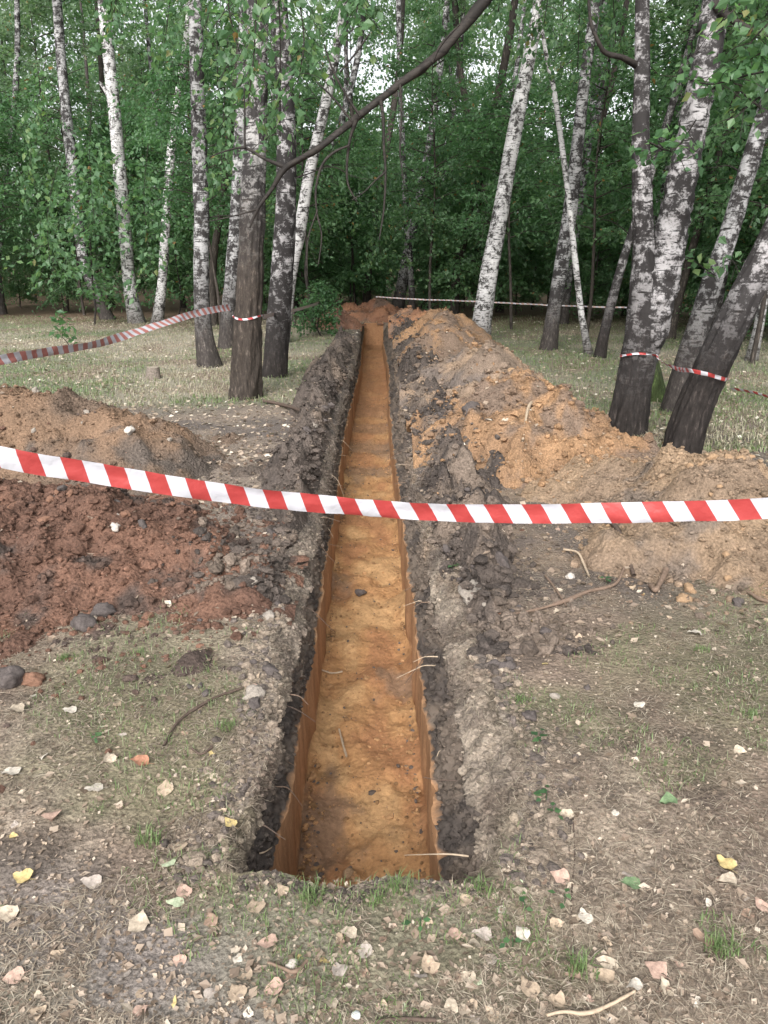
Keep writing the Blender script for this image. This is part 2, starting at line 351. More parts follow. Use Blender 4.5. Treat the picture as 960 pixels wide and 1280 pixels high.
# trench half-profile, from the middle to the rim: (fraction kind)
fl = np.linspace(0, 1, 24); n_or, n_ts, n_sl = 14, 18, 16
def prof(side, y):
    """offset from centre and depth below ground for one half, columns from centre outwards; rows = y"""
    yy = y[:, None]
    rim = (rimL(yy) if side < 0 else rimR(yy))
    s_ = 70 if side < 0 else 80
    fw = 0.252 + 0.012 * vn(yy * 3, side, 0, s_)
    cut = -0.26 + 0.05 * vn(yy * 1.3, 2 * side, 0, s_ + 1)                   # sand / topsoil boundary
    lip = (-0.055 if side > 0 else -0.035) + 0.025 * vn(yy * 4, 7, 0, s_ + 2)
    X = []; Z = []; K = []
    X.append(fw * fl[None, :]); Z.append(-TD + 0 * yy * fl[None, :]); K += [0] * len(fl)
    t = np.linspace(0, 1, n_or + 1)[1:][None, :]
    X.append(fw + 0.004 * t); Z.append(-TD + (cut + TD) * t); K += [1] * n_or
    t = np.linspace(0, 1, n_ts + 1)[1:][None, :]
    mid = 0.292 + (0.055 if side > 0 else 0.0)
    mid = np.minimum(mid + 0.02 * vn(yy * 5, 4, 0, s_ + 3), rim - 0.02)
    X.append(fw + 0.004 + (mid - fw - 0.004) * t ** 1.2); Z.append(cut + (lip - 0.05 - cut) * t); K += [2] * n_ts
    t = np.linspace(0, 1, n_sl + 1)[1:][None, :]
    X.append(mid + (rim - mid) * t); Z.append((lip - 0.05) * (1 - t) ** 1.3); K += [3] * n_sl
    return np.hstack(X), np.hstack(Z), np.array(K)
def trench_half(side):
    X, Z, K = prof(side, ys)
    yy = ys[:, None] + 0 * X
    act = ((np.arange(len(ys)) > iS) & (np.arange(len(ys)) <= iE))[:, None]
    Xw = xc(yy) + side * X
    # roughness of the cut faces
    k = K[None, :]
    wall = (k == 1); top = (k == 2); slope = (k == 3); floor_ = (k == 0)
    dx = np.where(wall, 0.009 * fbm(yy * 9, Z * 2, side, 5, 90, 0.6), 0) + np.where(top, 0.034 * np.abs(fbm(yy * 11, Z * 13, side, 5, 92, 0.8)) - 0.003, 0) + np.where(slope, 0.010 * fbm(yy * 9, X * 9, side, 3, 93), 0)
    Xw = Xw + side * dx * act
    dz = np.where(floor_, 0.026 * fbm(Xw * 6, yy * 6, 0, 5, 95, 0.6) + 0.05 * (np.abs(X) / 0.25) ** 8 * (0.5 + 0.5 * vn(yy * 5, side, 0, 96)), 0) + np.where(slope, 0.020 * fbm(Xw * 9, yy * 9, 0, 6, 98, 0.72), 0)
    Zg = groundz(Xw, yy)
    return Xw, yy, np.where(act, Z + dz, 0) + np.where(act, np.where(k == 3, Zg, np.where(k == 2, Zg * 0.5, 0)), Zg), K
def trench_col(Xw, yy, Z, K, side):
    k = np.broadcast_to(K[None, :], Xw.shape)
    sand = np.array([0.345, 0.190, 0.088]); red = np.array([0.285, 0.142, 0.070]); pale = np.array([0.40, 0.25, 0.125]); brown = np.array([0.19, 0.122, 0.08]); dark = np.array([0.070, 0.058, 0.051]); dark2 = np.array([0.135, 0.107, 0.086]); ash = np.array([0.30, 0.25, 0.20])
    n1 = fbm(Xw * 4, yy * 2.6, 0, 5, 101)[..., None]; n2 = fbm(Xw * 9 + 3, yy * 7, 0, 4, 105)[..., None]; n3 = fbm(Xw * 3 + 8, yy * 1.6, 0, 4, 108)[..., None]
    c0 = sand + (red - sand) * sst(-0.1, 0.6, n1) * 0.9
    c0 = c0 + (pale - c0) * sst(0.1, 0.6, -n1 + 0.3 * n2) * 0.7
    c0 = c0 + (brown - c0) * sst(0.35, 0.85, n3 + 0.35 * n2) * 0.85
    bands = sst(6.2, 8.0, yy)[..., None]                                   # darker brown bands further along
    c0 = c0 + (brown - c0) * bands * sst(0.0, 0.5, vn(yy * 1.7, 0.2 * Xw, 0, 111)[..., None]) * 0.7
    c0 = c0 + (red - c0) * sst(9, 13, yy)[..., None] * 0.7
    c1 = np.array([0.33, 0.185, 0.098]) * (1 + 0.25 * fbm(yy * 14, Z * 2.5, side, 4, 113)[..., None])
    m2 = sst(-0.3, 0.5, fbm(yy * 5, Z * 8, side, 4, 117))[..., None]
    c2 = dark * m2 + dark2 * (1 - m2)
    m3 = sst(-0.45, 0.25, fbm(yy * 4, Xw * 6, side, 4, 119))[..., None] * sst(5.5, 4.0, yy)[..., None]
    c3 = ash * m3 + dark2 * 1.15 * (1 - m3)
    hf = sst(-0.2, 0.55, fbm(yy * 22, Xw * 22, side, 3, 121))[..., None]
    c3 = c3 * (1 - 0.5 * hf) + np.array([0.13, 0.108, 0.092]) * 0.5 * hf
    off_ = (np.abs(Xw - xc(yy)) - (rimL(yy) if side < 0 else rimR(yy)))[..., None]
    e3 = sst(-0.07, 0.01, off_ + 0.03 * fbm(yy * 9, Xw * 9, side, 3, 124)[..., None])
    c3 = c3 * (1 - e3) + ground_col(Xw, yy) * e3
    k = k[..., None]
    return np.where(k == 0, c0, np.where(k == 1, c1, np.where(k == 2, c2, c3)))
trench = ob('trench', None, None, (0, 0, 0), 'narrow straight trench with sandy orange floor and dark topsoil edges', 'trench', kind='structure')
halves = {}
for side in (-1, 1):
    Xw, yy, Z, K = trench_half(side); halves[side] = (Xw, yy, Z, K)
Lh, Rh = halves[-1], halves[1]
def warp(V):
    V = V.copy(); V[:, 1] += (0.035 * fbm(V[:, 0] * 7, 0.3, 0, 2, 77) + 0.014 * fbm(V[:, 0] * 34, 0.3, 0, 3, 78) + 0.015) * np.exp(-((V[:, 1] - Y0) / 0.16) ** 2)
    return V
def sub(rows, X, Yv, Z, C, name, mat, parent):
    X, Yv, Z = X[rows], Yv[rows], Z[rows]; C = C[rows]
    V = np.stack([X, Yv, Z], -1).reshape(-1, 3)
    return ob(name, mesh(name, warp(V), gridfaces(*X.shape), mat, True, C.reshape(-1, 3)), parent)
rows = slice(iS, iE + 2)
CL = trench_col(*Lh[:3], Lh[3], -1); CR = trench_col(*Rh[:3], Rh[3], 1)
kf = len(fl)
# floor: both halves in one sheet
Xf = np.hstack([Lh[0][:, :kf][:, ::-1], Rh[0][:, 1:kf]]); Yf = np.hstack([Lh[1][:, :kf][:, ::-1], Rh[1][:, 1:kf]]); Zf = np.hstack([Lh[2][:, :kf][:, ::-1], Rh[2][:, 1:kf]])
Cf = np.concatenate([CL[:, :kf][:, ::-1], CR[:, 1:kf]], 1)
sub(rows, Xf, Yf, Zf, Cf, 'trench_floor', M_floor, trench)
for side, (X, Yv, Z, K), C in ((-1, Lh, CL), (1, Rh, CR)):
    for nm, a, b in (('sand_wall', kf - 1, kf + n_or), ('topsoil_wall', kf + n_or - 1, kf + n_or + n_ts), ('crumbled_rim', kf + n_or + n_ts - 1, X.shape[1])):
        q = (lambda T: T[:, a:b][:, ::-1]) if side < 0 else (lambda T: T[:, a:b])
        Cc = q(C).copy()
        sub(rows, q(X), q(Yv), q(Z), Cc, nm, M_wall if nm != 'crumbled_rim' else M_soil, trench)
# the ground sheet: left field, right field and the strips before and beyond the trench
def field(side):
    X0 = (Lh if side < 0 else Rh)[0][:, -1]
    Z0 = (Lh if side < 0 else Rh)[2][:, -1]
    X = X0[:, None] + side * S[None, :]
    Yv = ys[:, None] + 0 * X
    Z = groundz(X, Yv)
    Z[:, 0] = Z0
    return X, Yv, Z
pv, pf, pc = [], [], []
off = 0
for side in (-1, 1):
    X, Yv, Z = field(side)
    C = ground_col(X, Yv)
    ed = (np.exp(-S[None, :] / 0.05) * ((ys > Y0) & (ys < 6))[:, None])[..., None] * 0.6
    C = C * (1 - ed) + np.array([0.24, 0.205, 0.175]) * ed
    if side < 0: X, Yv, Z, C = X[:, ::-1], Yv[:, ::-1], Z[:, ::-1], C[:, ::-1]
    pv.append(np.stack([X, Yv, Z], -1).reshape(-1, 3)); pf.append(gridfaces(*X.shape) + off); pc.append(C.reshape(-1, 3)); off += X.size
for rw in (slice(0, iS + 1), slice(iE + 1, len(ys))):
    X = np.hstack([Lh[0][:, ::-1], Rh[0][:, 1:]])[rw]; Yv = np.hstack([Lh[1][:, ::-1], Rh[1][:, 1:]])[rw]; Z = np.hstack([Lh[2][:, ::-1], Rh[2][:, 1:]])[rw]
    C = ground_col(X, Yv)
    pv.append(np.stack([X, Yv, Z], -1).reshape(-1, 3)); pf.append(gridfaces(*X.shape) + off); pc.append(C.reshape(-1, 3)); off += X.size
ground = ob('ground', mesh('ground', warp(np.vstack(pv)), np.vstack(pf), M_ground, True, np.vstack(pc)), kind='structure', label='leaf-strewn forest floor with thin grass and straw', cat='ground')
def in_trench(x, y, m=0.0):
    d = x - xc(y)
    return (y > Y0 - m) & (y < Y1 + m) & (d > -rimL(y) - m) & (d < rimR(y) + m)

# ------------------------------------------------------------------ soil heaps
ORANGE = ((0.300, 0.182, 0.102), (0.230, 0.142, 0.085), (0.135, 0.102, 0.082))
TAN = ((0.27, 0.190, 0.125), (0.21, 0.152, 0.108), (0.14, 0.113, 0.094))
REDB = ((0.170, 0.094, 0.066), (0.125, 0.071, 0.052), (0.060, 0.050, 0.045))
BROWN = ((0.28, 0.20, 0.14), (0.20, 0.15, 0.115), (0.12, 0.10, 0.09))
DARK = ((0.100, 0.081, 0.070), (0.068, 0.056, 0.050), (0.17, 0.132, 0.105))
# name, cx, cy, half-length x, half-length y, rotation, height, palette, step, seed, label
HEAPS = [
 ('soil_heap', 2.05, 4.75, 1.02, 1.38, 12, 0.40, TAN, 0.024, 1, 'low crumbly tan soil heap in front of the two big leaning birches'),
 ('soil_heap', 1.28, 7.05, 1.12, 1.65, -8, 0.66, ORANGE, 0.028, 2, 'smooth orange sand heap with a dark hollow, left of the twin-stemmed birch'),
 ('soil_heap', 1.20, 9.6, 1.05, 1.5, 10, 0.62, BROWN, 0.04, 3, 'brown ridged soil heap just behind the orange sand heap'),
 ('soil_heap', 1.05, 12.3, 0.95, 1.55, -12, 0.64, ORANGE, 0.05, 4, 'orange soil heap streaked with dark earth, halfway along the trench'),
 ('soil_heap', 1.15, 15.2, 0.95, 1.6, 8, 0.66, ORANGE, 0.06, 5, 'orange soil heap beside the foot of the bright leaning white birch'),
 ('soil_heap', 0.75, 18.6, 0.95, 1.7, 0, 0.60, ((0.34, 0.18, 0.10), (0.25, 0.13, 0.08), (0.14, 0.10, 0.08)), 0.07, 6, 'reddish soil heap behind the orange ones, right of the trench end'),
 ('soil_heap', -0.35, 23.6, 1.5, 1.3, 0, 0.52, ((0.30, 0.15, 0.09), (0.22, 0.11, 0.07), (0.12, 0.085, 0.07)), 0.07, 7, 'red-brown soil heap closing off the far end of the trench'),
 ('soil_heap', -1.15, 20.6, 0.72, 1.0, 0, 0.50, ((0.20, 0.105, 0.07), (0.14, 0.08, 0.06), (0.09, 0.07, 0.06)), 0.06, 8, 'small dark reddish soil heap beside the low green bush'),
 ('soil_heap', -2.05, 3.98, 1.48, 1.35, -12, 0.42, REDB, 0.022, 9, 'dark red-brown cloddy soil heap nearest the camera under the tape'),
 ('soil_heap', -3.0, 6.25, 1.85, 1.20, -6, 0.56, ((0.200, 0.130, 0.086), (0.145, 0.104, 0.078), (0.09, 0.076, 0.067)), 0.03, 10, 'brown soil heap with a sandy peak behind the red-brown heap'),
]
BANKS = [  # topsoil thrown up along the trench: side, offset, half width, y from, y to, height
 ('topsoil_bank', -1, 0.60, 0.29, 3.4, 17.0, 0.22, 21, 'dark lumpy topsoil bank along the trench edge, on the tree-stump side'),
 ('topsoil_bank', 1, 0.74, 0.44, 2.9, 19.0, 0.25, 22, 'dark fibrous topsoil bank between the trench and the orange heaps'),
]
def heap_shape(h, x, y):
    nm, cx, cyy, a, b, rot, H, pal, st, sd_, lab = h
    r = math.radians(rot); dx, dy = x - cx, y - cyy
    u = (dx * math.cos(r) + dy * math.sin(r)) / a; v = (-dx * math.sin(r) + dy * math.cos(r)) / b
    wob = 0.20 * fbm(x * 1.5, y * 1.5, 0, 5, 200 + sd_, 0.6)
    d = np.sqrt(u * u + v * v + 0.03) + wob
    core = np.clip(1.05 - d, -0.3, 1.0)
    lump = 0.075 * fbm(x * 3.2, y * 3.2, 0, 5, 230 + sd_) + 0.018 * np.abs(fbm(x * 14, y * 14, 0, 3, 260 + sd_))
    if 2 < sd_ < 8: lump = lump + 0.09 * np.abs(np.sin((x * 0.6 + y) * 3.3 + 2 * vn(x, y, 0, 270))) - 0.05
    return H * core * 1.08 + lump * np.clip(core * 3 + 0.25, 0, 1)
def bank_shape(b, x, y):
    nm, sd2, off_, hw, ya, yb, H, sd_, lab = b
    o = (x - xc(y)) * sd2
    w_ = hw * (0.9 + 0.35 * vn(y * 0.9, 5, 0, 300 + sd_)) * (0.45 + 0.55 * sst(ya, ya + 3.0, y))
    off_ = off_ - 0.22 * sst(ya + 3.0, ya, y)
    d = np.abs(o - off_ - 0.08 * vn(y * 0.7, 1, 0, 301 + sd_)) / w_
    e = sst(ya - 0.5, ya + 0.9, y) * sst(yb + 0.4, yb - 1.2, y)
    core = np.clip(1 - d ** 1.5, -0.4, 1) 
    lump = 0.15 * fbm(x * 5.5, y * 4.5, 0, 5, 310 + sd_, 0.6) + 0.03 * np.abs(fbm(x * 13, y * 11, 0, 3, 320 + sd_))
    return (H * core * (0.75 + 0.5 * vn(y * 1.4, 2, 0, 303 + sd_)) + lump * np.clip(core + 0.3, 0, 1)) * e - 0.06 * (1 - e)
def surf(x, y):
    """top of ground, heaps and banks"""
    x = np.asarray(x, float); y = np.asarray(y, float)
    sh = x.shape; x = x.ravel(); y = y.ravel()
    z = groundz(x, y)
    t = z.copy()
    for h in HEAPS:
        k = (np.abs(x - h[1]) < h[3] * 1.5) & (np.abs(y - h[2]) < h[4] * 1.5)
        if k.any(): t[k] = np.maximum(t[k], z[k] - 0.015 + heap_shape(h, x[k], y[k]))
    for b in BANKS:
        d = (x - xc(y)) * b[1]; k = (d > 0.2) & (d < 1.55) & (y > b[4] - 0.6) & (y < b[5] + 0.6)
        if k.any(): t[k] = np.maximum(t[k], z[k] - 0.012 + bank_shape(b, x[k], y[k]))
    return t.reshape(sh)
def heap_cols(x, y, z, pal, sd_, dark=0.0):
    c1, c2, c3 = (np.array(p) for p in pal)
    n = fbm(x * 2.1, y * 2.1, z * 2, 5, 400 + sd_)[..., None]; n2 = fbm(x * 5, y * 5, z * 4, 4, 410 + sd_)[..., None]
    c = c1 + (c2 - c1) * sst(-0.35, 0.45, n)
    c = c + (c3 - c) * sst(0.15, 0.75, n2 + 0.6 * fbm(x * 0.9, y * 0.9, 0, 2, 420 + sd_)[..., None] + dark) * 0.85
    return c * (1 + 0.12 * n2)
def trim(V, F, keep):
    F = F[keep[F].any(1)]
    u, inv = np.unique(F, return_inverse=True)
    return u, inv.reshape(F.shape)
# crumb shape
ico = None
def ico_mesh():
    t = (1 + 5 ** 0.5) / 2
    v = np.array([(-1,t,0),(1,t,0),(-1,-t,0),(1,-t,0),(0,-1,t),(0,1,t),(0,-1,-t),(0,1,-t),(t,0,-1),(t,0,1),(-t,0,-1),(-t,0,1)], float)
    v /= np.linalg.norm(v[0])
    f = np.array([(0,11,5),(0,5,1),(0,1,7),(0,7,10),(0,10,11),(1,5,9),(5,11,4),(11,10,2),(10,7,6),(7,1,8),(3,9,4),(3,4,2),(3,2,6),(3,6,8),(3,8,9),(4,9,5),(2,4,11),(6,2,10),(8,6,7),(9,8,1)])
    return v, f
IV, IF = ico_mesh()
def crumbs(x, y, z, size, colr, rng):
    n = len(x)
    sc_ = size[:, None, None] * (1 + 0.5 * (rng.random((n, 12, 1)) - 0.5)) * (0.65 + 0.7 * rng.random((n, 1, 3)))
    th = rng.random(n) * 6.283
    v = IV[None] * sc_; v[..., 2] *= 0.75
    c, s = np.cos(th)[:, None], np.sin(th)[:, None]
    v = np.stack([v[..., 0] * c - v[..., 1] * s, v[..., 0] * s + v[..., 1] * c, v[..., 2]], -1)
    v += np.stack([x, y, z + size * 0.25], -1)[:, None, :]
    F = (IF[None] + (np.arange(n) * 12)[:, None, None]).reshape(-1, 3)
    C = np.repeat(colr, 12, 0) * (0.85 + 0.3 * rng.random((n * 12, 1)))
    return v.reshape(-1, 3), F, C
for h in HEAPS:
    nm, cx, cyy, a, b, rot, H, pal, st, sd_, lab = h
    e = 1.35
    gx = np.arange(cx - a * e, cx + a * e, st); gy = np.arange(cyy - b * e, cyy + b * e, st)
    X, Yv = np.meshgrid(gx, gy)
    hz = heap_shape(h, X, Yv); gz = groundz(X, Yv)
    hz = hz - 0.015
    dT = X - xc(Yv)
    keep = ((hz > -0.02) & ~((dT > -0.33) & (dT < 0.40) & (sd_ != 7))).ravel()
    Z = gz + np.maximum(hz, -0.05)
    V = np.stack([X, Yv, Z], -1).reshape(-1, 3)
    C = heap_cols(X, Yv, Z, pal, sd_, 0.3 if 2 < sd_ < 7 else 0.0).reshape(-1, 3)
    u, F = trim(V, gridfaces(*X.shape), keep)
    root = thing(nm, lab, 'soil heap', (cx, cyy, 0), 'spoil heaps along the trench')
    ob('mound', mesh('mound', V[u] - (cx, cyy, 0), F, M_soil, True, C[u]), root)
    rng = np.random.default_rng(600 + sd_)
    n = {1: 6500, 2: 3000, 9: 9000, 10: 6000}.get(sd_, 1100)
    k = 0
    px = cx + rng.normal(0, 0.6, n * 3) * a; py = cyy + rng.normal(0, 0.6, n * 3) * b
    hh = heap_shape(h, px, py)
    ok = ((hh > -0.03) | (rng.random(len(hh)) < np.exp((hh + 0.03) / 0.05))) & ~in_trench(px, py, 0.05)
    px, py = px[ok][:n], py[ok][:n]
    ss = surf(px, py)
    size = (0.004 + 0.010 * rng.random(len(px)) ** 3.0 + (0.022 * (rng.random(len(px)) ** 18))) * (1.0 if cyy < 7 else 1.7) * (1.3 if sd_ == 9 else 1)
    cc = heap_cols(px, py, ss, pal, sd_) * (0.75 + 0.5 * rng.random((len(px), 1)))
    V, F, C = crumbs(px - cx, py - cyy, ss, size, cc, rng)
    ob('crumbs', mesh('crumbs', V, F, M_soil, False, C), root, kind='stuff')
for b in BANKS:
    nm, sd2, off_, hw, ya, yb, H, sd_, lab = b
    yv = steps(ya - 0.6, yb + 0.5, 0.02, 0.006); ov = np.arange(0.25, 1.45, 0.024)
    Yv, O = np.meshgrid(yv, ov, indexing='ij')
    rm = (rimL(Yv) if sd2 < 0 else rimR(Yv))
    O = rm - 0.015 + (O - 0.25) * 0.95
    X = xc(Yv) + sd2 * O
    hz = bank_shape(b, X, Yv) * sst(-0.03, 0.10, O - rm) - 0.012
    gz = groundz(X, Yv)
    V = np.stack([X, Yv, gz + np.maximum(hz, -0.05)], -1).reshape(-1, 3)
    keep = (hz > -0.02).ravel()
    C = heap_cols(X, Yv, V[:, 2].reshape(X.shape), DARK, sd_).reshape(-1, 3)
    F = gridfaces(*X.shape)
    if sd2 > 0: F = F[:, ::-1]
    u, F = trim(V, F, keep)
    root = thing(nm, lab, 'soil bank', (xc(5.0) + sd2 * off_, 5.0, 0), 'topsoil banks beside the trench')
    ob('ridge', mesh('ridge', V[u] - np.array(root.location), F, M_soil, True, C[u]), root)
    rng = np.random.default_rng(700 + sd_)
    n = 6500
    py = ya + (yb - ya) * rng.random(n) ** 1.8; px = xc(py) + sd2 * ((rimL(py) if sd2 < 0 else rimR(py)) + np.abs(rng.normal(0.18, 0.16, n)))
    ss = surf(px, py)
    size = 0.005 + 0.010 * rng.random(n) ** 2.5 + 0.032 * rng.random(n) ** 11
    cc = heap_cols(px, py, ss, DARK, sd_) * (0.7 + 0.6 * rng.random((n, 1)))
    V, F, C = crumbs(px - root.location[0], py - root.location[1], ss, size, cc, rng)
    ob('crumbs', mesh('crumbs', V, F, M_soil, False, C), root, kind='stuff')
# crumbs lying on the trench floor, at the wall feet and on the rims
rng = np.random.default_rng(55)
n = 6500
py = Y0 + 0.05 + (13 - Y0) * rng.random(n) ** 2.0
o = np.where(rng.random(n) < 0.45, np.sign(rng.random(n) - 0.5) * (0.235 - np.abs(rng.normal(0, 0.022, n))), rng.uniform(-0.23, 0.23, n))
px = xc(py) + o
zz = -TD + 0.026 * fbm(px * 6, py * 6, 0, 5, 95, 0.6) + 0.05 * (np.abs(o) / 0.25) ** 8 * 0.5
size = 0.002 + 0.007 * rng.random(n) ** 4 + 0.012 * rng.random(n) ** 24
base = np.array([0.31, 0.18, 0.09])[None] * (0.55 + 0.75 * rng.random((n, 1))); drk = rng.random(n) < 0.16; base[drk] = np.array([0.10, 0.08, 0.07])
V, F, C = crumbs(px, py, zz, size, base, rng)
ob('floor_crumbs', mesh('floor_crumbs', V, F, M_floor, False, C), trench, kind='stuff')
n = 9000
py = Y0 + (7 - Y0) * rng.random(n) ** 1.5; sdn = np.where(rng.random(n) < 0.45, -1, 1)
px = xc(py) + sdn * (np.where(sdn < 0, rimL(py), rimR(py)) + rng.normal(0.03, 0.07, n))
ok = ~in_trench(px, py, 0.0); px, py = px[ok], py[ok]; n = len(px)
size = (0.003 + 0.008 * rng.random(n) ** 3 + 0.016 * rng.random(n) ** 10) * np.where(py > 2.6, 1.2, 0.9)
base = np.where(rng.random((n, 1)) < 0.5, np.array([[0.26, 0.21, 0.165]]), np.array([[0.13, 0.108, 0.095]])) * (0.7 + 0.6 * rng.random((n, 1)))
V, F, C = crumbs(px, py, groundz(px, py) - 0.002, size, base, rng)
q = 900
px = xc(Y0) + rng.uniform(-0.3, 0.34, q); py = Y0 + 0.01 + 0.035 * fbm(px * 7, 0.3, 0, 2, 77) - np.abs(rng.normal(0, 0.03, q))
V2, F2_, C2 = crumbs(px, py, groundz(px, py) - 0.002, 0.003 + 0.008 * rng.random(q) ** 3, np.where(rng.random((q, 1)) < 0.5, np.array([[0.22, 0.18, 0.145]]), np.array([[0.10, 0.083, 0.072]])) * (0.7 + 0.6 * rng.random((q, 1))), rng)
F = np.vstack([F, F2_ + len(V)]); V = np.vstack([V, V2]); C = np.vstack([C, C2])
# crumbs caught on the crumbled slopes and in the topsoil faces
sv, sf, so2 = [V], [F], len(V); sc2 = [C]
for (X, Yv, Z, K), C0, q in ((Lh, CL, 5200), (Rh, CR, 8400)):
    ii = rng.integers(iS + 2, min(iE, iS + 260), q); cols_ = np.where(K >= 2)[0]; jj = cols_[(len(cols_) * rng.random(q) ** 0.7).astype(int)]
    size = 0.003 + 0.008 * rng.random(q) ** 3 + 0.014 * rng.random(q) ** 9
    V, F, C = crumbs(X[ii, jj], Yv[ii, jj] + rng.normal(0, 0.008, q), Z[ii, jj] - 0.003, size, C0[ii, jj] * (0.7 + 0.6 * rng.random((q, 1))), rng)
    sv.append(V); sf.append(F + so2); sc2.append(C); so2 += len(V)
V, F, C = np.vstack(sv), np.vstack(sf), np.vstack(sc2)
SLOPE = []
for (X, Yv, Z, K), q in ((Lh, 2600), (Rh, 4200)):
    ii = rng.integers(iS + 2, min(iE, iS + 230), q); cols_ = np.where(K == 3)[0]; jj = cols_[(len(cols_) * rng.random(q) ** 0.55).astype(int)]
    SLOPE.append(np.stack([X[ii, jj], Yv[ii, jj], Z[ii, jj]], 1))
SLOPE = np.vstack(SLOPE)
ob('rim_crumbs', mesh('rim_crumbs', V, F, M_soil, False, C), trench, kind='stuff')

# ------------------------------------------------------------------ trees
TREES = {}
def tree_path(pts, lean=0.0, top=13.0, Yb=None, sink=0.12):
    """photo trace (px, py, width px) from the base up -> stem points in metres, carried on above the frame to height top"""
    bx, by = G(pts[0][0], pts[0][1]) if Yb is None else (A(pts[0][0], pts[0][1], Yb)[0], Yb)
    P = []
    for i, (px, py, w_) in enumerate(pts):
        if i == 0 and Yb is None: x, y, z = bx, by, 0.0
        else:
            z = A(px, py, by)[1]; y = by + lean * z; x, z = A(px, py, y)
        P.append((x, y, z, 0.88 * w_ / 2 * depth(y, z) / FPX))
    P[0] = (P[0][0], P[0][1], min(P[0][2], 0) - sink, P[0][3])
    if P[-1][2] < top:
        a, b = np.array(P[-2]), np.array(P[-1]); d = (b - a)[:3]; d = d / np.linalg.norm(d)
        z0, r0, p = b[2], b[3], b[:3]
        n = max(2, int((top - z0) / 2.2)); h = (top - z0) / n
        for i in range(1, n + 1):
            d = d * 0.75 + np.array([0.05 * R.normal(), 0.05 * R.normal(), 1.0]) * 0.25; d /= np.linalg.norm(d)
            p = p + d * h / max(d[2], 0.3)
            P.append((*p, max(0.012, r0 * (1 - 0.9 * i / n))))
    return np.array(P)
def trunk_mesh(P, sides, ring, rough, seed, flare=0.35):
    C = spline(P, 24); 
    seg = np.linalg.norm(np.diff(C[:, :3], axis=0), axis=1); s = np.concatenate([[0], np.cumsum(seg)])
    # rings close together low down, wider higher up
    t = [0.0]
    while t[-1] < s[-1]:
        t.append(t[-1] + ring * (1 + 0.5 * max(0, t[-1] - 3)))
    t = np.array(t); t[-1] = s[-1]
    C = np.stack([np.interp(t, s, C[:, k]) for k in range(4)], 1)
    hgt = t
    r = C[:, 3]
    def disp(th, i, rr):
        z = hgt[i[:, 0]][:, None]; r0 = r[i[:, 0]][:, None]
        lob = flare * r0 * np.exp(-z / 0.28) * (0.55 + 0.8 * np.clip(np.cos(th * 3 + seed) * 0.5 + 0.5 * np.cos(th * 5 + 2 * seed), 0, 1))
        cx_, sx_ = np.cos(th), np.sin(th)
        k = rough * np.exp(-z / 3.2) + 0.15 * rough
        fur = -np.abs(fbm(cx_ * 3.2 + seed, sx_ * 3.2, z * 1.6, 4, 500 + seed)) * 0.9 + 0.3
        knot = 0.05 * fbm(cx_ * 0.8, sx_ * 0.8, z * 1.2 + seed, 3, 540 + seed)
        return lob + r0 * (fur * k + knot)
    V, F = tube(C[:, :3], r, sides, disp)
    return V, F, C
def birch(key, label, pts, mat, lean=0.0, top=13.0, sides=20, ring=0.06, rough=0.14, crown=None, Yb=None, name='birch_tree', group='birches round the trench', extra=None, flare=0.35):
    P = tree_path(pts, lean, top, Yb)
    base = P[0][:3].copy(); base[2] = 0
    root = thing(name, label, 'tree', tuple(base), group)
    sd_ = len(TREES) + 1
    V, F, C = trunk_mesh(P, sides, ring, rough, sd_, flare)
    ob('trunk', mesh('trunk', V - base, F, mat), root)
    TREES[key] = (root, C, base)
    if crown:
        tip = C[-1][:3] - base
        c = ob('crown', crown, root, (tip[0], tip[1], tip[2] - 6.0)); c.rotation_euler[2] = R.random() * 6.28
        s = 0.85 + 0.35 * R.random(); c.scale = (s, s, 1)
    return root
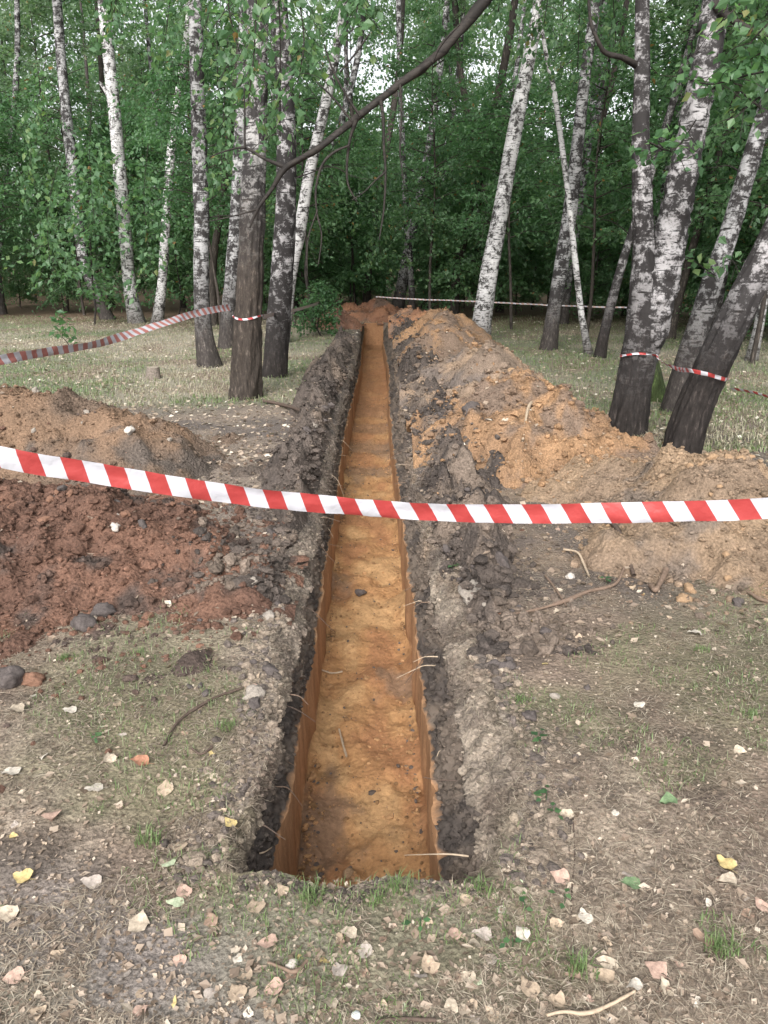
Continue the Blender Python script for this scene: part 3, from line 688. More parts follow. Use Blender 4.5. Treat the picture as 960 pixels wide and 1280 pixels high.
# ---- leaves
def leaf_quads(c, d, up, size, rng, wr=0.62):
    """one folded diamond leaf per row: c centre, d pointing direction, up normal"""
    n = len(c)
    d = d / (np.linalg.norm(d, axis=1)[:, None] + 1e-9)
    s = np.cross(d, up); s /= np.linalg.norm(s, axis=1)[:, None] + 1e-9
    nn = np.cross(s, d)
    L = size[:, None]
    b = c - d * L * 0.5; tip = c + d * L * 0.5 - nn * L * 0.12
    m = c - d * L * 0.08 + nn * L * 0.10 * rng.random((n, 1))
    l = m + s * L * wr * 0.5; r = m - s * L * wr * 0.5
    V = np.stack([b, l, tip, r], 1).reshape(-1, 3)
    F = np.arange(n * 4).reshape(-1, 4)
    return V, F
def spray(path, rng, n_side, side_len, per, ls, flat=0.5, droop=0.25):
    """leaves along twigs that leave a branch path"""
    cs, ds, ups, twigs = [], [], [], []
    Cc = np.asarray(path); m = len(Cc)
    for i in range(n_side):
        f = 0.15 + 0.85 * (i + rng.random()) / n_side
        k = min(m - 2, int(f * (m - 1))); p = Cc[k] + (Cc[k+1] - Cc[k]) * (f * (m - 1) - k)
        t = Cc[k+1] - Cc[k]; t = t / (np.linalg.norm(t) + 1e-9)
        sd_ = np.cross(t, [0, 0, 1]); sd_ /= np.linalg.norm(sd_) + 1e-9
        d = t * 0.6 + sd_ * (1 if i % 2 else -1) * (0.5 + 0.5 * rng.random()) + np.array([0, 0, rng.normal(0, 0.3)])
        d /= np.linalg.norm(d)
        L = side_len * (0.5 + 0.8 * rng.random())
        q = np.linspace(0, 1, 5)[:, None]
        tw = p + d * L * q + np.array([0, 0, -droop * L]) * q ** 2
        twigs.append(tw)
        u = rng.random(per)
        c = p + d * L * u[:, None] + np.array([0, 0, -droop * L]) * (u ** 2)[:, None] + rng.normal(0, ls * 0.75, (per, 3))
        dd = d + rng.normal(0, 0.7, (per, 3)) + np.array([0, 0, -0.45])
        cs.append(c); ds.append(dd); ups.append(np.array([0, 0, 1.0]) + rng.normal(0, flat, (per, 3)))
    return np.vstack(cs), np.vstack(ds), np.vstack(ups), twigs
def leafy(seed, H, Rd, nb, ntw, per, ls, z0=0.15, stem_r=0.05, shape=None, twig_l=0.7, rise=0.45, bend=0.5, stem=True, flat=0.5):
    rng = np.random.default_rng(seed)
    zs = np.linspace(0, H, 9)
    st = np.stack([bend * 0.35 * np.cumsum(rng.normal(0, 0.25, 9)), bend * 0.35 * np.cumsum(rng.normal(0, 0.25, 9)), zs], 1); st[0, :2] = 0
    stc = spline(st, 4)
    tubes = [tube(stc, stem_r * (1 - 0.85 * np.linspace(0, 1, len(stc))), 7)] if stem else []
    cs, ds, us = [], [], []
    for i in range(nb):
        f = z0 + (0.98 - z0) * (i + rng.random()) / nb
        p = np.array([np.interp(f * H, stc[:, 2], stc[:, k]) for k in range(3)])
        az = i * 2.4 + rng.normal(0, 0.5)
        pr = shape(f) if shape else math.sin(math.pi * min(1, (f - z0) / (1 - z0) * 0.8 + 0.2)) ** 0.6
        L = Rd * pr * (0.55 + 0.6 * rng.random())
        q = np.linspace(0, 1, 7)[:, None]
        d = np.array([math.cos(az), math.sin(az), 0])
        br = p + d * L * q + np.array([0, 0, 1]) * L * (rise * q - 0.35 * q ** 2) + rng.normal(0, 0.04 * L, (7, 3)) * q
        tubes.append(tube(br, stem_r * 0.38 * (1 - 0.8 * q[:, 0]), 4))
        c, dd, u, tw = spray(br, rng, ntw, twig_l * (0.6 + 0.4 * pr), per, ls, flat)
        cs.append(c); ds.append(dd); us.append(u)
        for t in tw[::2]: tubes.append(tube(t, 0.006, 3))
    c, d, u = np.vstack(cs), np.vstack(ds), np.vstack(us)
    sz = ls * (0.6 + 0.8 * rng.random(len(c)))
    V, F = leaf_quads(c, d, u, sz, rng)
    # tint follows the twig it grows on, with some per-leaf scatter
    t = np.clip(np.repeat(rng.random(len(c) // per), per) * 0.55 + rng.random(len(c)) * 0.45, 0, 1)
    t = np.where(rng.random(len(c)) < 0.012, 1.0, t * 0.97)
    return join(tubes), (V, F, np.repeat(t, 4))
def leafmesh(name, data, mat): return mesh(name, data[0], data[1], mat, False, tint=data[2])
# crowns of the birches (8 m tall, hung from the stem's top)
def crown_mesh(seed, mat):
    br, lf = leafy(seed, 6.4, 2.3, 30, 8, 40, 0.085, 0.05, 0.035, twig_l=0.8, rise=0.7, stem=False, bend=0.0)
    n1, n2 = len(br[0]), len(lf[0])
    V = np.vstack([br[0], lf[0]]); F = np.vstack([br[1], lf[1] + n1])
    return mesh('crown', V, F, [mat, B_twig], False, tint=np.concatenate([np.zeros(n1), lf[2]]), midx=np.concatenate([np.ones(len(br[1])), np.zeros(len(lf[1]))]))
CROWN = [crown_mesh(31, M_leaf), crown_mesh(32, M_leaf), crown_mesh(33, M_leaf_pale)]

birch('T1', 'slender grey-white birch rising behind the leafy sapling, far side of the clearing', [(136, 398, 19), (122, 370, 16), (106, 330, 15), (96, 260, 15), (86, 170, 15), (77, 80, 14), (71, 0, 13)], B_grey, 0.02, 14, 14, 0.1, 0.09, CROWN[0])
birch('T2', 'bright white birch with a short broken side stub, behind the leafy sapling', [(172, 403, 24), (163, 365, 19), (158, 310, 18), (151, 230, 18), (145, 160, 18), (137, 80, 17), (129, 0, 16)], B_white, 0.0, 15, 14, 0.1, 0.05, CROWN[1])
birch('T3', 'thin bright white birch leaning right, between two thicker birches at the clearing', [(196, 404, 17), (203, 350, 13), (206, 300, 13), (211, 230, 13), (218, 150, 12), (230, 75, 10), (238, 0, 9)], B_white, 0.0, 12, 14, 0.1, 0.05, CROWN[2])
birch('T4', 'straight grey birch with dark knots, standing between tape and old rough trunk', [(263, 456, 32), (255, 415, 24), (252, 360, 22), (252, 280, 22), (249, 180, 21), (246, 90, 20), (243, 0, 19)], B_grey, 0.0, 14, 24, 0.05, 0.12, CROWN[0])
birch('T8', 'grey birch partly hidden behind the old rough trunk', [(284, 434, 26), (286, 395, 22), (291, 330, 20), (297, 250, 20), (302, 150, 19), (305, 60, 18), (308, 0, 17)], B_grey, 0.0, 13, 16, 0.08, 0.1, CROWN[1])
birch('T5', 'old birch with rough furrowed brown bark and tape tied round it', [(306, 497, 43), (308, 450, 40), (310, 400, 38), (313, 340, 36), (316, 250, 34), (319, 140, 32), (322, 0, 30)], B_old, 0.02, 12, 48, 0.03, 0.36, CROWN[0], flare=0.2)
birch('T6', 'speckled dark birch close behind the rough trunk, on its trench side', [(342, 472, 33), (347, 420, 32), (352, 350, 32), (357, 270, 30), (358, 190, 28), (355, 100, 25), (350, 0, 22)], B_scarred, 0.0, 13, 32, 0.05, 0.16, CROWN[2])
birch('T7', 'pale birch slanting to the right behind the speckled dark birch', [(350, 405, 22), (362, 350, 19), (374, 290, 18), (386, 220, 16), (402, 150, 15), (415, 90, 14), (428, 20, 12)], B_white, 0.0, 13, 14, 0.1, 0.06, CROWN[1], Yb=16.5)
birch('T9', 'dark-footed birch leaning right, standing behind the end of the trench', [(494, 392, 19), (505, 345, 16), (514, 295, 14), (524, 245, 12), (537, 180, 11), (548, 100, 10)], B_grey, 0.0, 14, 14, 0.12, 0.06, CROWN[2], Yb=26)
birch('T11', 'bright white birch leaning right at the edge of the orange heaps', [(599, 428, 30), (604, 390, 27), (612, 340, 25), (625, 270, 23), (637, 200, 22), (648, 140, 21), (660, 80, 19), (674, 0, 16)], B_white, 0.0, 14, 24, 0.06, 0.08, CROWN[0])
birch('T12', 'grey-white birch crossing a thin one, right of the bright leaning birch', [(685, 437, 24), (692, 390, 20), (702, 330, 20), (713, 260, 20), (722, 180, 18), (732, 90, 16), (745, 0, 15)], B_grey, 0.0, 14, 20, 0.08, 0.08, CROWN[1])
birch('T13', 'very thin birch leaning left that crosses the grey-white birch', [(738, 443, 12), (727, 395, 9), (720, 335, 9), (711, 250, 8), (702, 180, 8), (692, 110, 7), (683, 70, 6)], B_white, 0.0, 7.2, 10, 0.1, 0.05)
birch('T14', 'slim birch leaning right, its foot touching the very thin birch', [(748, 446, 17), (758, 405, 14), (768, 365, 13), (782, 315, 12), (800, 260, 11), (822, 190, 11), (850, 100, 10), (868, 30, 9)], B_scarred, 0.0, 10, 14, 0.1, 0.08, CROWN[2])
birch('T15', 'twin-stemmed birch with a blackened base and tape tied round it', [(780, 542, 52), (789, 500, 47), (798, 450, 46), (802, 400, 42), (804, 340, 34), (803, 270, 28), (801, 170, 24), (803, 80, 21), (803, 0, 19)], B_scarred, 0.0, 11, 48, 0.03, 0.32, CROWN[0], flare=0.3)
birch('T16', 'thick dark birch leaning hard to the right with tape across it', [(846, 572, 50), (862, 525, 47), (884, 470, 47), (908, 420, 46), (935, 365, 43), (962, 310, 40), (1000, 220, 36), (1040, 110, 32), (1075, 0, 28)], bark_mat('birch_bark_blackened', (0.36, 0.345, 0.35), black=(0.02, 0.018, 0.018), dark_h=0.95, blend=0.7, marks=1.1, base=(0.028, 0.023, 0.021), bump=0.9), 0.0, 10, 48, 0.03, 0.34, CROWN[2], flare=0.2)
birch('T17', 'grey-barked birch leaning right, close behind the thick dark one', [(842, 510, 36), (858, 455, 32), (874, 405, 30), (892, 345, 28), (910, 295, 27), (934, 215, 25), (953, 150, 24), (985, 40, 22)], B_grey, 0.0, 11, 28, 0.05, 0.14, CROWN[1], Yb=8.6)
birch('T18', 'narrow white birch seen past the thick dark leaning trunk', [(938, 452, 18), (948, 410, 14), (955, 370, 13), (966, 310, 12), (985, 220, 11)], B_white, 0.0, 12, 14, 0.1, 0.06, CROWN[2])
birch('T19', 'dark bare-stemmed tree between the twin-stemmed and leaning birches', [(836, 424, 15), (846, 385, 11), (860, 330, 11), (880, 260, 10), (905, 170, 9), (930, 80, 8)], B_dark, 0.0, 11, 12, 0.12, 0.06, CROWN[1], name='dark_tree', group='dark trees of the wood')
birch('T20', 'short mossy stem at the foot of the twin-stemmed birch', [(826, 492, 26), (818, 465, 18), (812, 435, 14), (806, 395, 12), (802, 330, 9)], bark_mat('mossy_bark', (0.10, 0.14, 0.05), dark_h=0.6, blend=0.6, marks=0.5, base=(0.06, 0.085, 0.03)), 0.0, 3.0, 16, 0.05, 0.1, None, name='mossy_tree', Yb=9.2)
# second stem and limbs of the twin-stemmed birch
def add_part(key, name, pts3r, mat, sides=12, n=12, rough=0.05):
    root, C, base = TREES[key]
    P = spline(np.array(pts3r, float), n)
    def disp(th, i, rr):
        return rr * rough * fbm(np.cos(th) * 2, np.sin(th) * 2, i * 0.35, 3, 900 + len(pts3r)) * 2
    V, F = tube(P[:, :3], P[:, 3], sides, disp)
    return ob(name, mesh(name, V - base, F, mat), root)
def p3(px, py, w_, Y):
    x, z = A(px, py, Y); return (x, Y, z, w_ / 2 * depth(Y, z) / FPX)
bY = TREES['T15'][2][1]
st = [p3(806, 440, 36, bY + 0.02), p3(818, 395, 42, bY), p3(828, 345, 42, bY), p3(840, 285, 39, bY), p3(855, 215, 36, bY), p3(873, 125, 34, bY), p3(888, 50, 33, bY), p3(900, -20, 31, bY)]
st += [(st[-1][0] + 0.35, bY + 0.1, st[-1][2] + 1.6, 0.09), (st[-1][0] + 0.6, bY + 0.2, st[-1][2] + 4.0, 0.05), (st[-1][0] + 0.7, bY + 0.2, st[-1][2] + 6.5, 0.015)]
o = add_part('T15', 'stem', st, bark_mat('birch_bark_upper', (0.40, 0.385, 0.39), black=(0.022, 0.02, 0.02), dark_h=0.6, blend=1.0, marks=0.9, base=(0.035, 0.03, 0.028)), 32, 20, 0.06)
lb = [p3(803, -140, 20, bY), p3(720, -95, 19, bY - 0.1), p3(650, -50, 18, bY - 0.25), p3(605, 2, 17, bY - 0.35), p3(572, 42, 15, bY - 0.4), p3(540, 76, 14, bY - 0.45), p3(490, 112, 13, bY - 0.5), p3(440, 152, 12, bY - 0.55), p3(400, 184, 11, bY - 0.6), p3(358, 210, 9, bY - 0.6), p3(340, 236, 6, bY - 0.6), p3(322, 262, 4.5, bY - 0.6), p3(312, 285, 3, bY - 0.6)]
add_part('T15', 'limb', [(a, b, c, d * 0.78 * (1 + 0.12 * math.sin(7 * i))) for i, (a, b, c, d) in enumerate(lb)], B_twig, 10, 8, 0.14)
Yb_ = bY - 0.55
TW = [[(358, 210, 6), (330, 198, 4.5), (306, 185, 3.5), (285, 188, 2.2), (262, 196, 1.5)], [(306, 185, 3), (306, 150, 2), (305, 110, 1.2)], [(445, 150, 6), (438, 172, 4), (434, 200, 3.5), (435, 230, 2.5), (446, 252, 1.5)],
      [(476, 126, 5), (479, 150, 4), (480, 185, 3.5), (482, 215, 3), (480, 260, 2.5), (474, 300, 1.6)], [(436, 182, 3), (418, 190, 3.5), (403, 206, 3.5), (395, 235, 3), (396, 265, 2.5), (402, 295, 2), (398, 330, 1.3)], [(450, 145, 3.5), (432, 118, 3), (415, 85, 2.5), (405, 55, 1.5)], [(440, 152, 3), (418, 124, 2.5), (395, 102, 1.6)],
      [(425, 90, 2.2), (445, 66, 2.4), (462, 42, 2)], [(540, 78, 4), (552, 55, 3), (575, 30, 2)], [(320, 262, 3), (300, 268, 2), (270, 275, 1.3), (240, 280, 1)], [(482, 215, 2.5), (470, 225, 2), (455, 240, 1.5), (440, 250, 1)], [(500, 105, 3.5), (502, 140, 2.5), (500, 190, 2), (505, 230, 1.2)], [(397, 262, 2), (385, 300, 1.8), (384, 345, 1.2)]]
for k, t in enumerate(TW): add_part('T15', 'twig', [p3(a, b, w_, Yb_ - 0.02 * k) for a, b, w_ in t], B_twig, 6, 6)
add_part('T15', 'limb', [p3(796, 82, 9, bY), p3(778, 72, 7, bY - 0.1), p3(757, 66, 6, bY - 0.15), p3(747, 50, 5, bY - 0.2), p3(738, 25, 4, bY - 0.2), p3(735, -20, 3, bY - 0.2)], B_twig, 8, 6)
add_part('T15', 'limb', [p3(893, 5, 12, bY - 0.1), p3(912, 22, 9, bY - 0.2), p3(940, 38, 7, bY - 0.25), p3(975, 50, 5, bY - 0.3), p3(1020, 70, 3, bY - 0.3)], B_twig, 8, 6)
# broken stub of the bright white birch
tY = TREES['T2'][2][1]
add_part('T2', 'stub', [p3(145, 140, 8, tY), p3(138, 124, 7, tY - 0.1), p3(130, 110, 5, tY - 0.15), p3(123, 102, 3, tY - 0.2)], B_white, 8, 4)
# dead lower twigs on foreground stems
def rand_twigs(key, zs, L, seed):
    rng = np.random.default_rng(seed); root, C, base = TREES[key]
    for z in zs:
        p = np.array([np.interp(z, C[:, 2], C[:, k]) for k in range(4)]); az = rng.random() * 6.28
        d = np.array([math.cos(az), math.sin(az) * 0.6, 0.25 + 0.4 * rng.random()]); l = L * (0.5 + rng.random())
        q = np.linspace(0, 1, 5)
        pts = [(*(p[:3] + d * l * t + np.array([0, 0, -0.5 * l]) * t * t + rng.normal(0, 0.03 * l, 3) * t), 0.011 * (1 - 0.8 * t)) for t in q]
        add_part(key, 'twig', pts, B_twig, 5, 5)
rand_twigs('T1', [3.2, 4.5, 5.4, 6.5], 1.5, 1); rand_twigs('T2', [4.0, 5.2, 6.6], 1.4, 2); rand_twigs('T4', [2.2, 3.0, 3.6, 4.3], 1.0, 3)
rand_twigs('T6', [2.6, 3.3, 3.9], 0.9, 4); rand_twigs('T12', [3.0, 4.0, 4.8], 1.0, 5); rand_twigs('T11', [4.2, 5.2], 0.9, 6); rand_twigs('T14', [2.0, 2.6, 3.2], 1.0, 7); rand_twigs('T17', [2.4, 3.0, 3.6], 0.8, 8); rand_twigs('T5', [2.9, 3.6], 0.8, 9)

# leafy sprays hanging into view
def hang(key, name, paths, mat, seed, n_side=9, side=0.30, per=10, ls=0.075):
    rng = np.random.default_rng(seed); root, C, base = TREES[key]
    cs, ds, us, tb = [], [], [], []
    for p in paths:
        Pp = spline(np.array(p, float)[:, :3], 6)
        c, d, u, tw = spray(Pp, rng, n_side, side, per, ls, 0.6, 0.35); cs.append(c); ds.append(d); us.append(u)
        tb.append(tube(Pp, 0.006, 4)); tb += [tube(t, 0.003, 3) for t in tw]
    c, d, u = np.vstack(cs), np.vstack(ds), np.vstack(us); sz = ls * (0.6 + 0.8 * rng.random(len(c)))
    V, F = leaf_quads(c, d, u, sz, rng, 0.75)
    tv, tf = join(tb); n1 = len(tv)
    VV = np.vstack([tv, V]) - base
    ob(name, mesh(name, VV, np.vstack([tf, F + n1]), [mat, B_twig], False, tint=np.concatenate([np.zeros(n1), np.repeat(rng.random(len(c)), 4)]), midx=np.concatenate([np.ones(len(tf)), np.zeros(len(F))])), root)
hang('T5', 'leafy_spray', [[p3(330, -120, 1, 7.4), p3(322, -30, 1, 7.2), p3(318, 60, 1, 7.0), p3(310, 130, 1, 6.9)], [p3(370, -120, 1, 7.4), p3(372, -20, 1, 7.2), p3(380, 50, 1, 7.1), p3(372, 105, 1, 7.0)], [p3(290, -90, 1, 7.8), p3(285, 0, 1, 7.6), p3(300, 70, 1, 7.4)], [p3(440, -100, 1, 8.0), p3(450, -20, 1, 7.8), p3(440, 40, 1, 7.6)], [p3(345, -60, 1, 7.6), p3(350, 40, 1, 7.3), p3(350, 170, 1, 7.2)]], M_leaf, 61, 12, 0.34, 14, 0.075)
hang('T15', 'leafy_spray', [[p3(875, 60, 1, 6.6), p3(850, 90, 1, 6.2), p3(885, 105, 1, 6.0), p3(930, 95, 1, 5.8), p3(975, 85, 1, 5.6)], [p3(870, 150, 1, 6.6), p3(850, 180, 1, 6.4), p3(835, 188, 1, 6.2), p3(812, 178, 1, 6.1)], [p3(880, 120, 1, 6.6), p3(905, 100, 1, 6.3), p3(935, 75, 1, 6.1), p3(965, 60, 1, 6.0)]], M_leaf_bright, 62, 10, 0.20, 8, 0.075)
hang('T17', 'leafy_spray', [[p3(895, 345, 1, 8.4), p3(880, 335, 1, 8.1), p3(860, 322, 1, 8.0), p3(840, 320, 1, 7.9)], [p3(900, 330, 1, 8.4), p3(915, 325, 1, 8.1), p3(925, 345, 1, 8.0)]], M_leaf, 63, 5, 0.18, 6, 0.09)
hang('T9', 'leafy_spray', [[p3(480, 150, 1, 22), p3(470, 260, 1, 21.6), p3(478, 330, 1, 21.4)], [p3(560, 150, 1, 23), p3(550, 240, 1, 22.6), p3(560, 300, 1, 22.4)]], M_leaf, 64, 14, 0.8, 40, 0.11)

hang('T12', 'leafy_spray', [[p3(700, -120, 1, 12.5), p3(690, -40, 1, 12.3), p3(680, 30, 1, 12.2)], [p3(760, -120, 1, 12.5), p3(765, -30, 1, 12.3), p3(770, 60, 1, 12.2)], [p3(640, -120, 1, 12.8), p3(630, -40, 1, 12.6), p3(622, 20, 1, 12.4)], [p3(730, -100, 1, 12.9), p3(725, 0, 1, 12.7), p3(722, 90, 1, 12.6)]], M_leaf, 65, 14, 0.55, 22, 0.085)
hang('T16', 'leafy_spray', [[p3(1000, -60, 1, 6.0), p3(950, -20, 1, 5.9), p3(905, 25, 1, 5.8)], [p3(1010, 90, 1, 6.2), p3(965, 110, 1, 6.0), p3(915, 150, 1, 5.9)], [p3(1000, 10, 1, 6.2), p3(960, 30, 1, 6.1), p3(925, 70, 1, 6.0)]], M_leaf, 66, 10, 0.22, 9, 0.075)
hang('T4', 'leafy_spray', [[p3(225, -120, 1, 11.5), p3(215, -20, 1, 11.3), p3(205, 60, 1, 11.2)], [p3(265, -100, 1, 11.8), p3(270, 0, 1, 11.6), p3(272, 110, 1, 11.5)], [p3(160, -120, 1, 11.8), p3(150, -30, 1, 11.6), p3(140, 30, 1, 11.5)], [p3(285, 40, 1, 11.8), p3(280, 130, 1, 11.6), p3(276, 220, 1, 11.5)]], M_leaf, 67, 14, 0.5, 20, 0.085)
hang('T1', 'leafy_spray', [[p3(60, 60, 1, 18), p3(45, 140, 1, 17.8), p3(35, 220, 1, 17.6)], [p3(115, 120, 1, 18), p3(112, 200, 1, 17.8), p3(118, 280, 1, 17.6)], [p3(80, 180, 1, 18), p3(60, 260, 1, 17.8), p3(62, 330, 1, 17.6)], [p3(185, 180, 1, 18), p3(180, 250, 1, 17.8), p3(188, 330, 1, 17.6)]], M_leaf, 68, 12, 0.8, 20, 0.13)
# ---- understory
US = []
for k, (seed, H, Rd, mt) in enumerate([(41, 8.5, 2.5, M_leaf), (42, 6.5, 2.2, M_leaf), (43, 10.5, 2.8, M_leaf_pale), (44, 5.0, 2.0, M_leaf), (45, 12.5, 3.0, M_leaf)]):
    br, lf = leafy(seed, H, Rd, 42, 9, 36, 0.115, 0.10, 0.05, twig_l=0.95, rise=0.5, flat=1.1)
    US.append((mesh('stem', br[0], br[1], B_dark), leafmesh('crown', lf, mt), H))
for k, (seed, H, Rd, mt, z0, nb) in enumerate([(46, 7.0, 2.1, M_leaf, 0.30, 34), (47, 6.0, 1.8, M_leaf_bright, 0.36, 30)]):
    br, lf = leafy(seed, H, Rd, nb, 8, 26, 0.095, z0, 0.045, twig_l=0.75, rise=0.45, flat=1.0)
    US.append((mesh('stem', br[0], br[1], B_dark), leafmesh('crown', lf, mt), H))
def under(x, y, v, label, group, s=1.0, name='understory_tree'):
    root = thing(name, label, 'tree', (x, y, 0), group)
    root.rotation_euler[2] = R.random() * 6.28; root.scale = (s, s, s * (0.9 + 0.2 * R.random()))
    ob('trunk', US[v][0], root); ob('crown', US[v][1], root)
    return root
rng = np.random.default_rng(99)
UL = 'dense green understory tree among the trunks at the back of the clearing'
spots = [(-13.5, 25.5, 1), (-11, 28, 2), (-8.2, 27.5, 1), (-5.2, 25.0, 0), (-9.5, 33, 2), (-14.5, 33, 2), (-4.0, 30, 1), (-6.5, 36, 4), (-2.6, 25.5, 3), (-1.6, 31, 1), (0.8, 31.5, 1), (2.6, 28.5, 1), (3.6, 23.5, 3), (5.0, 29, 1), (6.6, 24.5, 3), (8.6, 27, 1), (10.2, 22.5, 1), (11.5, 29, 0), (7.0, 33.5, 4), (2.2, 35, 4), (-1.0, 37, 4), (-18, 28, 2), (-17, 37, 4), (-12, 40, 4), (14, 25, 0), (13.5, 34, 4), (4.5, 39, 2), (9.8, 38, 4), (-3.6, 41, 2), (-22, 34, 1), (17.5, 31, 1), (8.0, 19.5, 3), (11.5, 17.5, 1), (9.2, 14.0, 3), (-20.5, 27, 1), (-24, 31, 2), (-27, 36, 4), (-19.5, 24, 0), (-23.5, 25.5, 2), (17, 22, 0), (20.5, 27, 2)]
for x, y, v in spots:
    sidew = 'left of the trench' if x < -2 else ('straight beyond the trench' if x < 3 else 'right of the trench')
    UL = ['mid-height green understory tree %s, behind the birches', 'shorter green understory tree %s, behind the birches', 'tall pale green understory tree %s, behind the birches', 'low bushy understory tree %s, behind the birches', 'tallest dark green understory tree %s, behind the birches'][v] % sidew
    under(x + rng.normal(0, 0.4), y + rng.normal(0, 0.5), v, UL, 'understory trees behind the clearing', 0.85 + 0.3 * rng.random())
for i, (x, y) in enumerate([(-16, 29), (-13.4, 29.5), (-10.6, 26.6), (-6.6, 28), (-3.5, 24), (-0.7, 29), (1.6, 26.5), (4.2, 25.5), (5.8, 22.6), (7.6, 24), (9.0, 21.5), (10.8, 20), (12.5, 22), (7.9, 16.8), (9.8, 16.4), (3.0, 30), (-1.8, 34), (6.4, 31)]):
    under(x, y, 3, 'low leafy shrub between the trunks ' + ('left of the trench' if x < -2 else ('straight beyond the trench' if x < 3 else 'right of the trench')), 'low shrubs under the trees', 0.45 + 0.25 * rng.random(), 'leafy_shrub')['category'] = 'shrub'
NEARU = [(-9.6, 25.6, 5, 'open-crowned young tree left of the leafy sapling'), (-7.9, 25.2, 6, 'bright young tree behind the slender grey-white birch'), (-5.4, 24.2, 5, 'open-crowned young tree behind the straight grey birch'), (-4.0, 19.5, 6, 'bright young tree between straight grey birch and rough trunk'), (-2.3, 20.5, 5, 'open-crowned young tree behind the speckled dark birch'), (-0.9, 25.5, 6, 'bright young tree over the far end of the trench'), (1.3, 22.5, 5, 'open-crowned young tree left of the bright leaning birch'), (3.2, 20.0, 6, 'bright young tree behind the bright leaning birch'), (4.7, 18.4, 5, 'open-crowned young tree behind the crossing birches'), (6.3, 17.2, 6, 'bright young tree behind the slim right-leaning birch'), (6.0, 12.8, 5, 'open-crowned young tree behind the twin-stemmed birch'), (7.6, 13.8, 6, 'bright young tree behind the thick leaning birch'), (-11.5, 23.5, 6, 'bright young tree at the far left of the clearing'), (-12.8, 22.5, 5, 'open-crowned young tree behind the far left of the clearing')]
for x, y, v, lab in NEARU: under(x, y, v, lab, 'young trees along the clearing edge', 0.9 + 0.2 * rng.random(), 'young_tree')
# background trunks one can still tell apart
BL = 'thin pale birch trunk standing deep in the wood'
bgx = [(-19, 30), (-16, 26.5), (-14.8, 30.5), (-12.4, 26), (-10.2, 30), (-7.5, 30), (-5.0, 33), (-4.6, 21.5), (-3.0, 27), (-0.6, 27.5), (0.9, 25.0), (1.5, 29.5), (2.1, 24.0), (2.9, 32), (3.9, 27), (4.9, 21.8), (5.4, 25), (6.1, 29), (7.0, 22.0), (7.7, 25.5), (8.8, 20.2), (9.6, 24.5), (10.4, 18.8), (11.2, 21.5), (12.6, 19.8), (5.8, 18.2), (-2.3, 33), (0.0, 34), (4.2, 34), (-13.2, 36), (8.2, 31), (6.5, 15.8), (7.6, 12.4), (13.5, 26)]
TM = []
for k in range(4):
    Pb = np.array([(0, 0, -0.1, 0.125), (0.10, 0, 1.5, 0.105), (0.35 + 0.15 * k, 0.1, 4, 0.095), (0.55 + 0.45 * k, 0.1, 8, 0.08), (0.6 + 0.6 * k, 0.2, 14, 0.04)])
    V, F, C = trunk_mesh(Pb, 10, 0.15, 0.08, 20 + k); TM.append((V, F))
mats = [B_grey, B_scarred, B_dark, B_grey]
TMm = [mesh('trunk', V, F, mats[k]) for k, (V, F) in enumerate(TM)]
for i, (x, y) in enumerate(bgx):
    k = [0, 1, 2, 3, 2][i % 5]
    nm, lab, grp = (('birch_tree', BL, 'pale birches deep in the wood') if k != 2 else ('dark_tree', 'thin dark tree trunk standing deep in the wood', 'dark trunks deep in the wood'))
    lab += ' left of the trench' if x < -2 else (' straight beyond the trench' if x < 3 else ' right of the bright leaning birch')
    root = thing(nm, lab, 'tree', (x, y, 0), grp); root.rotation_euler[2] = rng.choice([0, 0.6, -0.5, 3.0]) + rng.normal(0, 0.3)
    s = 0.8 + 0.5 * rng.random(); root.scale = (s, s, 1)
    ob('trunk', TMm[k], root)
    if i % 4 == 0:
        c = ob('crown', CROWN[i % 3], root, (0.6 + 0.55 * k, 0.2, 8.4)); c.rotation_euler[2] = rng.random() * 6.28
# far mass of leaves that closes the view
def mass(name, label, n_cl, per, ylo, yhi, xw, hmax, ls, mat, seed):
    rng = np.random.default_rng(seed)
    cx = rng.uniform(-xw, xw, n_cl); cyy = rng.uniform(ylo, yhi, n_cl); cz = hmax * rng.random(n_cl) ** 1.15 + 0.3
    c = np.stack([cx, cyy, cz], 1)[:, None] + rng.normal(0, 1, (n_cl, per, 3)) * np.array([0.85, 0.85, 0.55])
    c = c.reshape(-1, 3); c[:, 2] = np.abs(c[:, 2])
    n = len(c)
    V, F = leaf_quads(c, rng.normal(0, 1, (n, 3)) + [0, 0, -0.5], np.array([0, 0, 1.0]) + rng.normal(0, 1.2, (n, 3)), ls * (0.6 + 0.8 * rng.random(n)), rng)
    t = np.clip(np.repeat(rng.random(n_cl), per) * 0.6 + 0.38 * rng.random(n), 0, 0.98)
    ob(name, mesh(name, V, F, mat, False, tint=np.repeat(t, 4)), label=label, cat='foliage', kind='stuff')
mass('forest', 'mass of green foliage of the wood closing the view', 1350, 190, 41, 58, 42, 19, 0.24, M_leaf_pale, 71)
